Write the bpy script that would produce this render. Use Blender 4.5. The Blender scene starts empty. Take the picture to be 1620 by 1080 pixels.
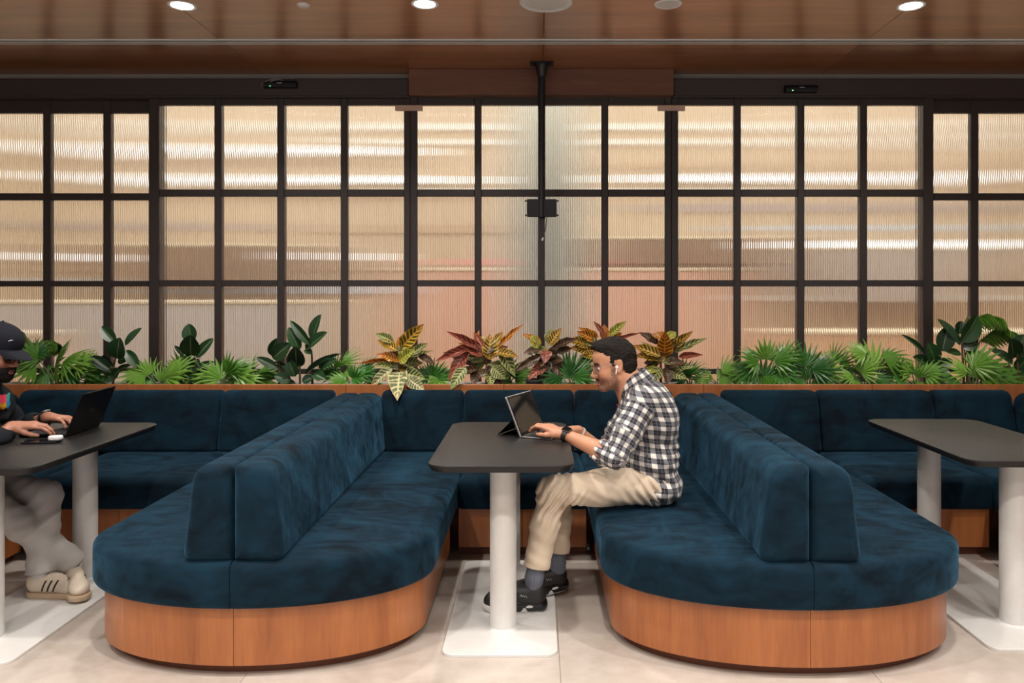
import bpy, bmesh, math, random
import numpy as np
from mathutils import Vector, Matrix

random.seed(7)
scene = bpy.context.scene
COL = scene.collection
R = math.radians

# ---------------------------------------------------------------- camera, world, lights, exposure
FPX, VX, VY, CAM_H = 1250.0, 850.0, 460.0, 1.464      # focal length in px, principal point, eye height
cam_d = bpy.data.cameras.new('camera')
cam_d.sensor_width = 36.0
cam_d.lens = FPX / 1620.0 * 36.0
cam_d.shift_x = (810.0 - VX) / 1620.0
cam_d.shift_y = (VY - 540.0) / 1620.0
cam_d.clip_start = 0.05
cam = bpy.data.objects.new('camera', cam_d)
cam.location = (0, 0, CAM_H)
cam.rotation_euler = (R(90), 0, 0)
COL.objects.link(cam)
scene.camera = cam

world = bpy.data.worlds.new('world')
scene.world = world
world.use_nodes = True
world.node_tree.nodes['Background'].inputs[0].default_value = (0.93, 0.96, 1.0, 1)
world.node_tree.nodes['Background'].inputs[1].default_value = 0.46

scene.view_settings.view_transform = 'Standard'
scene.view_settings.look = 'None'
scene.view_settings.gamma = 1.0
scene.view_settings.use_curve_mapping = False
scene.view_settings.exposure = 0.0
try:
    scene.cycles.caustics_reflective = False
    scene.cycles.caustics_refractive = False
except Exception:
    pass

DOWNLIGHT_W = 19.0       # every ceiling downlight, the visible and the added ones
HALL_W = 84.0          # each added light panel, out of view above the hall
HALL_LIGHT = 1.0         # linear lights in the hall beyond the fluted glass

def P(px, py, Y):
    """photo pixel -> world point at depth Y"""
    return Vector(((px - VX) / FPX * Y, Y, CAM_H - (py - VY) / FPX * Y))

# ---------------------------------------------------------------- materials
class NT:
    def __init__(s, name):
        s.m = bpy.data.materials.new(name)
        s.m.use_nodes = True
        s.t = s.m.node_tree
        s.b = s.t.nodes['Principled BSDF']
    def n(s, typ, **kw):
        nd = s.t.nodes.new(typ)
        for k, v in kw.items():
            if k.startswith('i_'):
                nd.inputs[k[2:].replace('_', ' ')].default_value = v
            else:
                setattr(nd, k, v)
        return nd
    def l(s, a, b):
        s.t.links.new(a, b)
    def val(s, sock, v):
        if hasattr(v, 'is_linked') or hasattr(v, 'links'):
            s.l(v, sock)
        else:
            sock.default_value = v
    def math(s, op, a, b=0.0, c=None, clamp=False):
        nd = s.t.nodes.new('ShaderNodeMath'); nd.operation = op; nd.use_clamp = clamp
        s.val(nd.inputs[0], a); s.val(nd.inputs[1], b)
        if c is not None: s.val(nd.inputs[2], c)
        return nd.outputs[0]
    def mix(s, f, a, b):
        nd = s.t.nodes.new('ShaderNodeMix'); nd.data_type = 'RGBA'
        s.val(nd.inputs[0], f)
        for sock, v in ((nd.inputs[6], a), (nd.inputs[7], b)):
            if isinstance(v, tuple): sock.default_value = (*v[:3], 1)
            else: s.l(v, sock)
        return nd.outputs[2]
    def ramp(s, f, stops):
        nd = s.t.nodes.new('ShaderNodeValToRGB')
        e = nd.color_ramp.elements
        while len(e) < len(stops): e.new(0.5)
        for el, (p, c) in zip(e, stops):
            el.position = p; el.color = (*c[:3], 1) if isinstance(c, tuple) else (c, c, c, 1)
        s.val(nd.inputs[0], f)
        return nd.outputs[0]
    def coord(s, kind='Object', scale=(1, 1, 1), rot=(0, 0, 0)):
        tc = s.t.nodes.new('ShaderNodeTexCoord')
        mp = s.t.nodes.new('ShaderNodeMapping')
        mp.inputs['Scale'].default_value = scale
        mp.inputs['Rotation'].default_value = rot
        s.l(tc.outputs[kind], mp.inputs[0])
        return mp.outputs[0]
    def wcoord(s, scale=(1, 1, 1)):
        g = s.t.nodes.new('ShaderNodeNewGeometry')
        mp = s.t.nodes.new('ShaderNodeMapping')
        mp.inputs['Scale'].default_value = scale
        s.l(g.outputs['Position'], mp.inputs[0])
        return mp.outputs[0]
    def noise(s, vec, scale, detail=4, rough=0.55, dist=0.0):
        nd = s.t.nodes.new('ShaderNodeTexNoise')
        nd.inputs['Scale'].default_value = scale
        nd.inputs['Detail'].default_value = detail
        nd.inputs['Roughness'].default_value = rough
        nd.inputs['Distortion'].default_value = dist
        s.l(vec, nd.inputs['Vector'])
        return nd.outputs['Fac']
    def bump(s, h, strength=0.2, dist=0.01):
        nd = s.t.nodes.new('ShaderNodeBump')
        nd.inputs['Strength'].default_value = strength
        nd.inputs['Distance'].default_value = dist
        s.l(h, nd.inputs['Height'])
        s.l(nd.outputs[0], s.b.inputs['Normal'])
    def set(s, base=None, rough=None, metal=None, **kw):
        if base is not None:
            if isinstance(base, tuple): s.b.inputs['Base Color'].default_value = (*base[:3], 1)
            else: s.l(base, s.b.inputs['Base Color'])
        if rough is not None: s.val(s.b.inputs['Roughness'], rough)
        if metal is not None: s.val(s.b.inputs['Metallic'], metal)
        for k, v in kw.items():
            nm = k.replace('_', ' ')
            if isinstance(v, tuple) and len(v) == 3 and s.b.inputs[nm].type == 'RGBA': v = (*v, 1)
            s.val(s.b.inputs[nm], v)
        return s.m

MAT = {}
def simple(name, base, rough=0.5, metal=0.0, **kw):
    t = NT(name)
    c = t.wcoord()
    n = t.noise(c, 35.0, 3)
    lo = tuple(x * 0.93 for x in base); hi = tuple(min(1, x * 1.05) for x in base)
    MAT[name] = t.set(t.mix(n, lo, hi), rough, metal, **kw)
    return MAT[name]

def emis(name, col, strength):
    t = NT(name)
    MAT[name] = t.set((0.8, 0.8, 0.8), 0.5, Emission_Color=col, Emission_Strength=strength)
    return MAT[name]

def wood(name, dark, light, scale, rough, stretch, coat=0.0, wide=0.5):
    """stretch: coordinate scale per axis, small along the grain"""
    t = NT(name)
    oi = t.n('ShaderNodeObjectInfo')
    g = t.n('ShaderNodeNewGeometry')
    add = t.n('ShaderNodeVectorMath', operation='MULTIPLY_ADD')
    t.l(oi.outputs['Random'], add.inputs[0])
    add.inputs[1].default_value = (13, 7, 5)
    t.l(g.outputs['Position'], add.inputs[2])
    mp = t.n('ShaderNodeMapping')
    mp.inputs['Scale'].default_value = stretch
    t.l(add.outputs[0], mp.inputs[0])
    a = t.noise(mp.outputs[0], scale, 5, 0.6, 0.5)
    b = t.noise(mp.outputs[0], scale * 7, 3, 0.6)
    w = t.noise(mp.outputs[0], scale * 0.22, 2, 0.5, 1.2)
    f = t.math('ADD', t.math('MULTIPLY', a, 0.45), t.math('ADD', t.math('MULTIPLY', b, 0.2), t.math('MULTIPLY', w, 0.4)))
    f = t.math('ADD', f, t.math('MULTIPLY', t.math('SUBTRACT', oi.outputs['Random'], 0.5), 0.10))
    mid = tuple((x + y) / 2 for x, y in zip(dark, light))
    c = t.ramp(f, [(0.32, dark), (0.52, mid), (0.72, light)])
    t.bump(b, 0.06, 0.002)
    MAT[name] = t.set(c, rough, Coat_Weight=coat, Coat_Roughness=0.2)
    return MAT[name]

wood('bench_wood', (0.25, 0.072, 0.019), (0.50, 0.178, 0.052), 5.0, 0.38, (3.0, 3.0, 0.25), 0.15)
wood('ledge_wood', (0.33, 0.105, 0.032), (0.58, 0.215, 0.072), 5.0, 0.38, (3.0, 3.0, 0.35), 0.15)
wood('ceiling_wood', (0.22, 0.072, 0.021), (0.50, 0.195, 0.072), 4.0, 0.30, (0.25, 4.0, 3.0), 0.4)
wood('header_wood', (0.11, 0.045, 0.028), (0.27, 0.125, 0.080), 4.0, 0.42, (0.35, 3.0, 4.0), 0.1)
wood('pale_wood', (0.62, 0.42, 0.32), (0.80, 0.60, 0.48), 4.0, 0.5, (0.5, 3.0, 3.0))
simple('kick_wood', (0.13, 0.04, 0.016), 0.5)
simple('frame_metal', (0.048, 0.039, 0.038), 0.42, 0.0)
simple('cable_grey', (0.30, 0.30, 0.30), 0.45)
simple('header_metal', (0.060, 0.046, 0.045), 0.38)
simple('black_metal', (0.012, 0.012, 0.014), 0.38)
simple('black_plastic', (0.007, 0.007, 0.009), 0.4, Specular_IOR_Level=0.25)
simple('concrete', (0.55, 0.52, 0.47), 0.85)
simple('white_metal', (0.66, 0.655, 0.64), 0.48)
simple('white_plastic', (0.88, 0.88, 0.88), 0.3)
simple('grille_white', (0.82, 0.79, 0.75), 0.6)
simple('soil', (0.03, 0.02, 0.014), 0.95)
simple('sill', (0.62, 0.60, 0.56), 0.6)
simple('silver', (0.60, 0.60, 0.61), 0.28, 0.9)
simple('dark_grey', (0.03, 0.03, 0.034), 0.45)
simple('plaster', (0.70, 0.68, 0.64), 0.8)
emis('lamp_on', (1.0, 0.93, 0.82), 14.0)
emis('led_green', (0.1, 1.0, 0.25), 3.0)

def velvet():
    t = NT('velvet')
    c = t.wcoord((1, 1, 1))
    big = t.noise(c, 3.2, 4, 0.6, 1.6)
    st = t.noise(t.wcoord((2.0, 9.0, 6.0)), 2.2, 3, 0.6, 0.8)
    f = t.ramp(t.math('ADD', t.math('MULTIPLY', big, 0.62), t.math('MULTIPLY', st, 0.38)), [(0.36, 0.0), (0.66, 1.0)])
    base = t.mix(f, (0.0006, 0.0050, 0.0105), (0.0030, 0.0215, 0.0400))
    sh = t.math('ADD', 0.06, t.math('MULTIPLY', f, 0.55))
    t.bump(t.noise(c, 6.0, 3), 0.25, 0.012)
    MAT['velvet'] = t.set(base, 0.85, Sheen_Weight=sh, Sheen_Roughness=0.42, Sheen_Tint=(0.10, 0.30, 0.50), Specular_IOR_Level=0.15)
velvet()

def tabletop():
    t = NT('table_black')
    n = t.noise(t.wcoord((3, 3, 3)), 30, 3)
    MAT['table_black'] = t.set(t.mix(n, (0.011, 0.0105, 0.011), (0.018, 0.017, 0.017)), t.math('ADD', 0.38, t.math('MULTIPLY', n, 0.1)), Specular_IOR_Level=0.26)
tabletop()

def stone_floor():
    t = NT('floor_stone')
    c = t.wcoord()
    oi = t.n('ShaderNodeObjectInfo')
    a = t.noise(c, 2.3, 6, 0.62, 0.8)
    b = t.noise(c, 14.0, 5, 0.65)
    f = t.math('ADD', t.math('MULTIPLY', a, 0.65), t.math('MULTIPLY', b, 0.35))
    f = t.math('ADD', f, t.math('MULTIPLY', t.math('SUBTRACT', oi.outputs['Random'], 0.5), 0.08))
    col = t.ramp(f, [(0.33, (0.37, 0.315, 0.272)), (0.5, (0.47, 0.412, 0.365)), (0.68, (0.55, 0.495, 0.45))])
    MAT['floor_stone'] = t.set(col, t.math('ADD', 0.24, t.math('MULTIPLY', b, 0.16)))
    simple('grout', (0.42, 0.36, 0.31), 0.8)
stone_floor()

def fluted_glass():
    t = NT('fluted_glass')
    MAT['fluted_glass'] = t.set((0.98, 0.985, 0.98), 0.045, Transmission_Weight=1.0, IOR=1.46)
    t = NT('flute_dark_line')      # grey tint paints in the dark refraction lines between the flutes
    MAT['flute_dark_line'] = t.set((0.50, 0.46, 0.42), 0.45, Transmission_Weight=1.0, IOR=1.46)
fluted_glass()

# ---------------------------------------------------------------- mesh helpers
class MB:
    """collects shapes; build() links them as one mesh object"""
    def __init__(s):
        s.v = []; s.f = []
    def add(s, vs, fs):
        o = len(s.v)
        s.v += [tuple(v) for v in vs]
        s.f += [tuple(i + o for i in f) for f in fs]
        return s
    def box(s, x0, x1, y0, y1, z0, z1, bev=0.0):
        if bev <= 0:
            vs = [(x, y, z) for z in (z0, z1) for y in (y0, y1) for x in (x0, x1)]
            return s.add(vs, [(0, 2, 3, 1), (4, 5, 7, 6), (0, 1, 5, 4), (2, 6, 7, 3), (0, 4, 6, 2), (1, 3, 7, 5)])
        b = min(bev, (x1 - x0) / 2.01, (y1 - y0) / 2.01, (z1 - z0) / 2.01)
        rings = []
        for z, i in ((z0, b), (z0 + b, 0), (z1 - b, 0), (z1, b)):
            X0, X1, Y0, Y1 = x0 + i, x1 - i, y0 + i, y1 - i
            c = b if i == 0 else b * 0.3
            rings.append([(X0 + c, Y0, z), (X1 - c, Y0, z), (X1, Y0 + c, z), (X1, Y1 - c, z), (X1 - c, Y1, z), (X0 + c, Y1, z), (X0, Y1 - c, z), (X0, Y0 + c, z)])
        return s.loft(rings)
    def loft(s, rings, cap0=True, cap1=True, closed=True):
        n = len(rings[0]); vs = [p for r in rings for p in r]; fs = []
        for a in range(len(rings) - 1):
            for i in range(n if closed else n - 1):
                j = (i + 1) % n
                fs.append((a * n + i, a * n + j, (a + 1) * n + j, (a + 1) * n + i))
        if cap0: fs.append(tuple(range(n - 1, -1, -1)))
        if cap1: fs.append(tuple((len(rings) - 1) * n + i for i in range(n)))
        return s.add(vs, fs)
    def lathe(s, prof, n=32, c=(0, 0, 0)):
        rings = [[(c[0] + r * math.cos(2 * math.pi * i / n), c[1] + r * math.sin(2 * math.pi * i / n), c[2] + z) for i in range(n)] for r, z in prof]
        return s.loft(rings)
    def tube(s, pts, rad, n=10):
        pts = [Vector(p) for p in pts]
        rads = rad if isinstance(rad, (list, tuple)) else [rad] * len(pts)
        rings = []; up = None
        for i, p in enumerate(pts):
            d = (pts[min(i + 1, len(pts) - 1)] - pts[max(i - 1, 0)]).normalized()
            if up is None:
                up = Vector((0, 0, 1)) if abs(d.z) < 0.9 else Vector((1, 0, 0))
            a = d.cross(up).normalized(); b = a.cross(d).normalized(); up = b
            rings.append([tuple(p + (a * math.cos(t) + b * math.sin(t)) * rads[i]) for t in [2 * math.pi * k / n for k in range(n)]])
        return s.loft(rings)
    def ball(s, c, r, n=16, m=10):
        r = r if isinstance(r, (list, tuple)) else (r, r, r)
        rings = []
        for j in range(m + 1):
            th = math.pi * (0.02 + 0.96 * j / m)
            rings.append([(c[0] + r[0] * math.sin(th) * math.cos(2 * math.pi * i / n), c[1] + r[1] * math.sin(th) * math.sin(2 * math.pi * i / n), c[2] - r[2] * math.cos(th)) for i in range(n)])
        return s.loft(rings)
    def xf(s, mtx):
        s.v = [tuple(mtx @ Vector(v)) for v in s.v]; return s
    def mesh(s, name, mat, smooth=True):
        me = bpy.data.meshes.new(name)
        me.from_pydata(s.v, [], s.f)
        bm = bmesh.new(); bm.from_mesh(me)
        bmesh.ops.recalc_face_normals(bm, faces=bm.faces)
        bm.to_mesh(me); bm.free()
        if smooth:
            me.shade_smooth()
            try: me.set_sharp_from_angle(angle=R(38))
            except Exception: pass
        if mat is not None: me.materials.append(MAT[mat] if isinstance(mat, str) else mat)
        return me
    def build(s, name, mat, parent=None, loc=(0, 0, 0), smooth=True):
        return link(name, s.mesh(name, mat, smooth), parent, loc)

def link(name, me, parent=None, loc=(0, 0, 0)):
    o = bpy.data.objects.new(name, me)
    COL.objects.link(o)
    o.location = loc
    if parent is not None: o.parent = parent
    return o

def tag(o, label=None, cat=None, group=None, kind=None):
    if label: o['label'] = label
    if cat: o['category'] = cat
    if group: o['group'] = group
    if kind: o['kind'] = kind
    return o

def thing(name, label, cat, loc=(0, 0, 0), rz=0.0, group=None):
    o = bpy.data.objects.new(name, None)
    COL.objects.link(o)
    o.empty_display_size = 0.1
    o.location = loc; o.rotation_euler = (0, 0, rz)
    return tag(o, label, cat, group)

def setting(name, loc=(0, 0, 0)):
    o = bpy.data.objects.new(name, None); COL.objects.link(o); o.location = loc
    return tag(o, kind='structure')

def copy_tree(o, parent=None):
    c = o.copy(); COL.objects.link(c); c.parent = parent
    for ch in list(o.children): copy_tree(ch, c)
    return c

def rpoly(corners, radii, inset=0.0, seg=6):
    """convex CCW polygon, offset inwards by inset, corners filleted"""
    n = len(corners); pts = [Vector(c) for c in corners]; lines = []
    for i in range(n):
        a, b = pts[i], pts[(i + 1) % n]
        d = (b - a).normalized(); nrm = Vector((-d.y, d.x))
        lines.append((a + nrm * inset, d))
    out = []
    for i in range(n):
        (p, d), (q, e) = lines[i - 1], lines[i]
        cr = d.x * e.y - d.y * e.x
        t = ((q - p).x * e.y - (q - p).y * e.x) / cr
        c = p + d * t
        r = max(radii[i] - inset, 0.0015)
        ang = math.acos(max(-1, min(1, d.dot(e))))
        k = r * math.tan(ang / 2)
        s0 = c - d * k
        nrm = Vector((-d.y, d.x)); cen = s0 + nrm * r
        a0 = math.atan2((s0 - cen).y, (s0 - cen).x)
        for j in range(seg + 1):
            a = a0 + ang * j / seg
            out.append((cen.x + r * math.cos(a), cen.y + r * math.sin(a)))
    return out

def edge_profile(h0, h1, r0, r1, seg=4):
    """(inset, height) pairs of a slab with rounded lower (r0) and upper (r1) rim"""
    pr = []
    for j in range(seg + 1):
        a = math.pi / 2 * j / seg
        pr.append((r0 * (1 - math.sin(a)), h0 + r0 * (1 - math.cos(a))))
    for j in range(seg + 1):
        a = math.pi / 2 * j / seg
        pr.append((r1 * (1 - math.cos(a)), h1 - r1 * (1 - math.sin(a))))
    return pr
# ================================================================ ROOM SHELL
CEIL = 3.08
GLASS_Y = 5.85

# floor of large stone tiles
floor = MB().box(-6.2, 6.2, -3.0, 5.30, -0.12, -0.012).build('floor', 'grout')
tag(floor, kind='structure')
tile_me = MB().box(-0.5992, 0.5992, -0.8992, 0.8992, -0.012, 0.0, 0.001).mesh('tile', 'floor_stone', False)
for i in range(-5, 7):
    for j in range(-2, 3):
        o = link('tile', tile_me, floor, (0.088 + i * 1.2 - 0.6, 1.30 + j * 1.8 + 0.25 * (i % 2), 0.0))

# ceiling of veneered panels, seams running away from the camera
ceiling = MB().box(-6.2, 6.2, -3.0, 5.98, CEIL + 0.05, CEIL + 0.15).build('ceiling', 'kick_wood')
tag(ceiling, kind='structure')
SLOT_Y0, SLOT_Y1 = 5.075, 5.165
pm_a = MB().box(-1.0385, 1.0385, -3.0, SLOT_Y0, 0, 0.05, 0.002).mesh('ceiling_panel', 'ceiling_wood', False)
pm_b = MB().box(-1.0385, 1.0385, SLOT_Y1, 5.90, 0, 0.05, 0.002).mesh('ceiling_panel', 'ceiling_wood', False)
for i in range(-3, 3):
    for pm in (pm_a, pm_b):
        link('ceiling_panel', pm, ceiling, (0.04 + 2.08 * i + 1.04, 0, CEIL))

# side walls far left and right, below the window wall a plain apron
wl = MB().box(-6.35, -6.2, -3.0, 5.98, -0.12, CEIL + 0.15).build('wall_left', 'plaster'); tag(wl, kind='structure')
wr = MB().box(6.2, 6.35, -3.0, 5.98, -0.12, CEIL + 0.15).build('wall_right', 'plaster'); tag(wr, kind='structure')
wb = MB().box(-6.2, 6.2, 5.80, 5.98, -0.12, 0.60).build('wall_back', 'plaster'); tag(wb, kind='structure')

# concrete lintel over the doors, seen as a grey strip under the ceiling
lintel = MB().box(-6.2, 6.2, 5.90, 5.98, 2.90, CEIL + 0.02).build('trim_1', 'concrete'); tag(lintel, kind='structure')

# linear slot diffuser in the ceiling
sd = thing('slot_diffuser', 'long white slotted air diffuser running across the wooden ceiling', 'air diffuser', (0, 5.12, CEIL))
for k, yy in enumerate((-0.042, -0.005, 0.032)):
    MB().box(-6.2, 6.2, yy - 0.003, yy + 0.013, -0.006, 0.04, 0.002).build('slat', 'white_plastic', sd, smooth=False)
for yy in (-0.0275, 0.0095):
    MB().box(-6.2, 6.2, yy, yy + 0.018, -0.0045, 0.03).build('slot', 'black_metal', sd, smooth=False)
MB().box(-6.2, 6.2, -0.045, 0.045, 0.035, 0.049).build('backing', 'black_metal', sd)

# ---------------------------------------------------------------- glazed partition
FD = GLASS_Y
def wx(px): return (px - VX) / FPX * FD
def wz(py): return CAM_H - (py - VY) / FPX * FD

def flute_mesh(w, h):
    pitch = 0.0165; n = max(2, int(round(w / pitch))); p = w / n; seg = 8
    front = []; k = n * seg
    for i in range(k + 1):
        x = -w / 2 + w * i / k
        ph = (i % seg) / seg
        front.append((x, -0.003 - 0.0019 * (1 - (2 * ph - 1) ** 2)))
    vs = []
    for z in (-h / 2, h / 2):
        vs += [(x, y, z) for x, y in front]
    for z in (-h / 2, h / 2):
        vs += [(-w / 2, 0.003, z), (w / 2, 0.003, z)]
    m = k + 1; fs = []
    for i in range(k): fs.append((i, i + 1, m + i + 1, m + i))
    b0 = 2 * m
    fs.append((b0 + 1, b0, b0 + 2, b0 + 3))
    fs.append((0, m, b0 + 2, b0)); fs.append((k, b0 + 1, b0 + 3, m + k))
    fs.append(tuple(range(k, -1, -1)) + (b0, b0 + 1))
    fs.append(tuple(range(m, m + k + 1)) + (b0 + 3, b0 + 2))
    b = MB(); b.add(vs, fs)
    me = b.mesh('pane', 'fluted_glass', False)
    me.materials.append(MAT['flute_dark_line'])
    for i, pl_ in enumerate(me.polygons):
        if i < k and (i % seg) in (0, seg - 1): pl_.material_index = 1
    me.shade_smooth()
    me.set_sharp_from_angle(angle=R(50))
    return me
pane_cache = {}
def pane(parent, x0, x1, z0, z1, y):
    w, h = round(x1 - x0, 3), round(z1 - z0, 3)
    if (w, h) not in pane_cache: pane_cache[(w, h)] = flute_mesh(w, h)
    link('pane', pane_cache[(w, h)], parent, ((x0 + x1) / 2, y, (z0 + z1) / 2))

def glazing(name, bars, rails, y, z_bot, z_top, dep=0.05):
    """bars: (x0,x1,kind) vertical members; rails: (z0,z1) horizontal members, both in metres"""
    root = setting(name)
    for x0, x1, nm in bars:
        MB().box(x0, x1, y - dep / 2 - (0.004 if nm == 'stile' else 0), y + dep / 2, z_bot, z_top, 0.003).build(nm, 'frame_metal', root, smooth=False)
    for z0, z1 in rails:
        for (a0, a1, _), (b0, b1, _2) in zip(bars[:-1], bars[1:]):
            if b0 - a1 > 0.01:
                MB().box(a1, b0, y - dep / 2 + 0.003, y + dep / 2 - 0.003, z0, z1, 0.003).build('rail', 'frame_metal', root, smooth=False)
    zs = sorted(rails)
    for (a0, a1, _), (b0, b1, _2) in zip(bars[:-1], bars[1:]):
        for (c0, c1), (d0, d1) in zip(zs[:-1], zs[1:]):
            if b0 - a1 > 0.05 and d0 - c1 > 0.03:
                pane(root, a1 - 0.002, b0 + 0.002, c1 - 0.002, d0 + 0.002, y)
    return root

def bars_px(lst): return [(wx(a), wx(b), n) for a, b, n in lst]
ZB = 0.60
rail_f = [(wz(167), wz(155)), (wz(311), wz(300)), (wz(453), wz(443)), (wz(591), wz(583)), (ZB, ZB + 0.06)]
rail_r = [(wz(176), wz(149)), (wz(315), wz(304)), (wz(453), wz(444)), (wz(591), wz(583)), (ZB, ZB + 0.06)]
# rear fixed lights at either end (a little deeper), sliding leaves, fixed centre
left_r = [(-420, -408, 'stile')] + [(x - 6, x + 6, 'mullion') for x in (-318, -222, -126, -30, 67, 163)] + [(238, 252, 'stile')]
glazing('window_1', bars_px(left_r), rail_r, GLASS_Y + 0.075, ZB, wz(149))
glazing('door_1', bars_px([(238, 254, 'stile')] + [(x - 5.5, x + 5.5, 'mullion') for x in (346.5, 445.5, 545.5)] + [(640, 649.5, 'stile')]), rail_f, GLASS_Y, ZB, wz(155))
glazing('window_2', bars_px([(650, 661, 'stile')] + [(x - 5.5, x + 5.5, 'mullion') for x in (756.5, 856.5, 956.5)] + [(1051, 1061, 'stile')]), rail_f, GLASS_Y, ZB, wz(155))
glazing('door_2', bars_px([(1061.5, 1072, 'stile')] + [(x - 5.5, x + 5.5, 'mullion') for x in (1165.5, 1265.5, 1364.5)] + [(1458, 1474, 'stile')]), rail_f, GLASS_Y, ZB, wz(155))
right_r = [(1460, 1474, 'stile')] + [(x - 6, x + 6, 'mullion') for x in (1548.5, 1645, 1741, 1837, 1933)] + [(2030, 2042, 'stile')]
glazing('window_3', bars_px(right_r), rail_r, GLASS_Y + 0.075, ZB, wz(149))
for nm, a, b in (('trim_2', -6.2, wx(-408)), ('trim_3', wx(2042), 6.2)):
    o = MB().box(a, b, GLASS_Y - 0.05, GLASS_Y + 0.12, ZB, 2.9).build(nm, 'header_metal'); tag(o, kind='structure')

# wooden lintel panel over the fixed centre light
hp = MB().box(wx(650), wx(1062), 5.74, 5.90, wz(156), CEIL, 0.004).build('trim_4', 'header_wood', smooth=False); tag(hp, kind='structure')

# automatic door operators (dark header boxes) left and right
for (a, b, lab) in ((-408, 649, 'long dark brown header box over the sliding glass door at the left'),
                    (1063, 2042, 'long dark brown header box over the sliding glass door at the right')):
    t = thing('door_operator', lab, 'door header', (wx((a + b) / 2), 5.80, wz(155)), group='sliding door header boxes')
    hw = (wx(b) - wx(a)) / 2
    h = wz(127) - wz(154)
    MB().box(-hw, hw, -0.02, 0.10, 0.0, h, 0.006).build('cover', 'header_metal', t, smooth=False)
    MB().box(-hw, hw, -0.012, 0.10, -0.012, 0.0).build('lower_lip', 'frame_metal', t, smooth=False)

# motion sensors on the header boxes
def sensor(px, py, lab, wire):
    p = P(px, py, 5.765)
    t = thing('door_sensor', lab, 'sensor', p, group='door motion sensors')
    b = MB()
    rings = []
    for z, dy in ((-0.026, 0.0), (-0.022, -0.026), (0.006, -0.030), (0.024, -0.012), (0.026, 0.0)):
        rings.append([(-0.118, dy, z), (0.118, dy, z), (0.118, 0.015, z), (-0.118, 0.015, z)])
    b.loft(rings); b.build('housing', 'black_plastic', t, smooth=False)
    MB().box(-0.11, 0.11, -0.0285, -0.022, -0.020, -0.014).build('lens_strip', 'dark_grey', t, smooth=False)
    MB().box(-0.018, 0.018, -0.0305, -0.026, 0.004, 0.0075).build('maker_mark', 'white_plastic', t, smooth=False)
    MB().ball((-0.068, -0.028, -0.016), 0.004, 8, 6).build('indicator', 'led_green', t)
    if wire:
        pts = [(0.02, -0.01, 0.03), (-0.01, -0.012, 0.036), (-0.06, -0.02, 0.022), (-0.1, -0.02, -0.002), (-0.128, -0.02, -0.01), (-0.136, -0.02, 0.0), (-0.12, -0.02, 0.012), (-0.08, -0.016, 0.03), (0.02, -0.008, 0.05), (0.09, 0.0, 0.045)]
        MB().tube(pts, 0.003, 6).build('cable', 'cable_grey', t)
sensor(444, 134, 'small black sensor with a looped cable on the left header box', True)
sensor(1267, 141, 'small black sensor without a cable on the right header box', False)

# little wooden blocks over the doubled stiles
for px, lab in ((647, 'small pale wooden block atop the left doubled window post'), (1062, 'small pale wooden block atop the right doubled window post')):
    c = P(px, 171, 5.80)
    o = MB().box(-0.10, 0.10, -0.012, 0.012, -0.02, 0.02, 0.003).build('wooden_block', 'pale_wood', loc=c, smooth=False)
    tag(o, lab, 'block', 'wooden blocks on the window posts')

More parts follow.
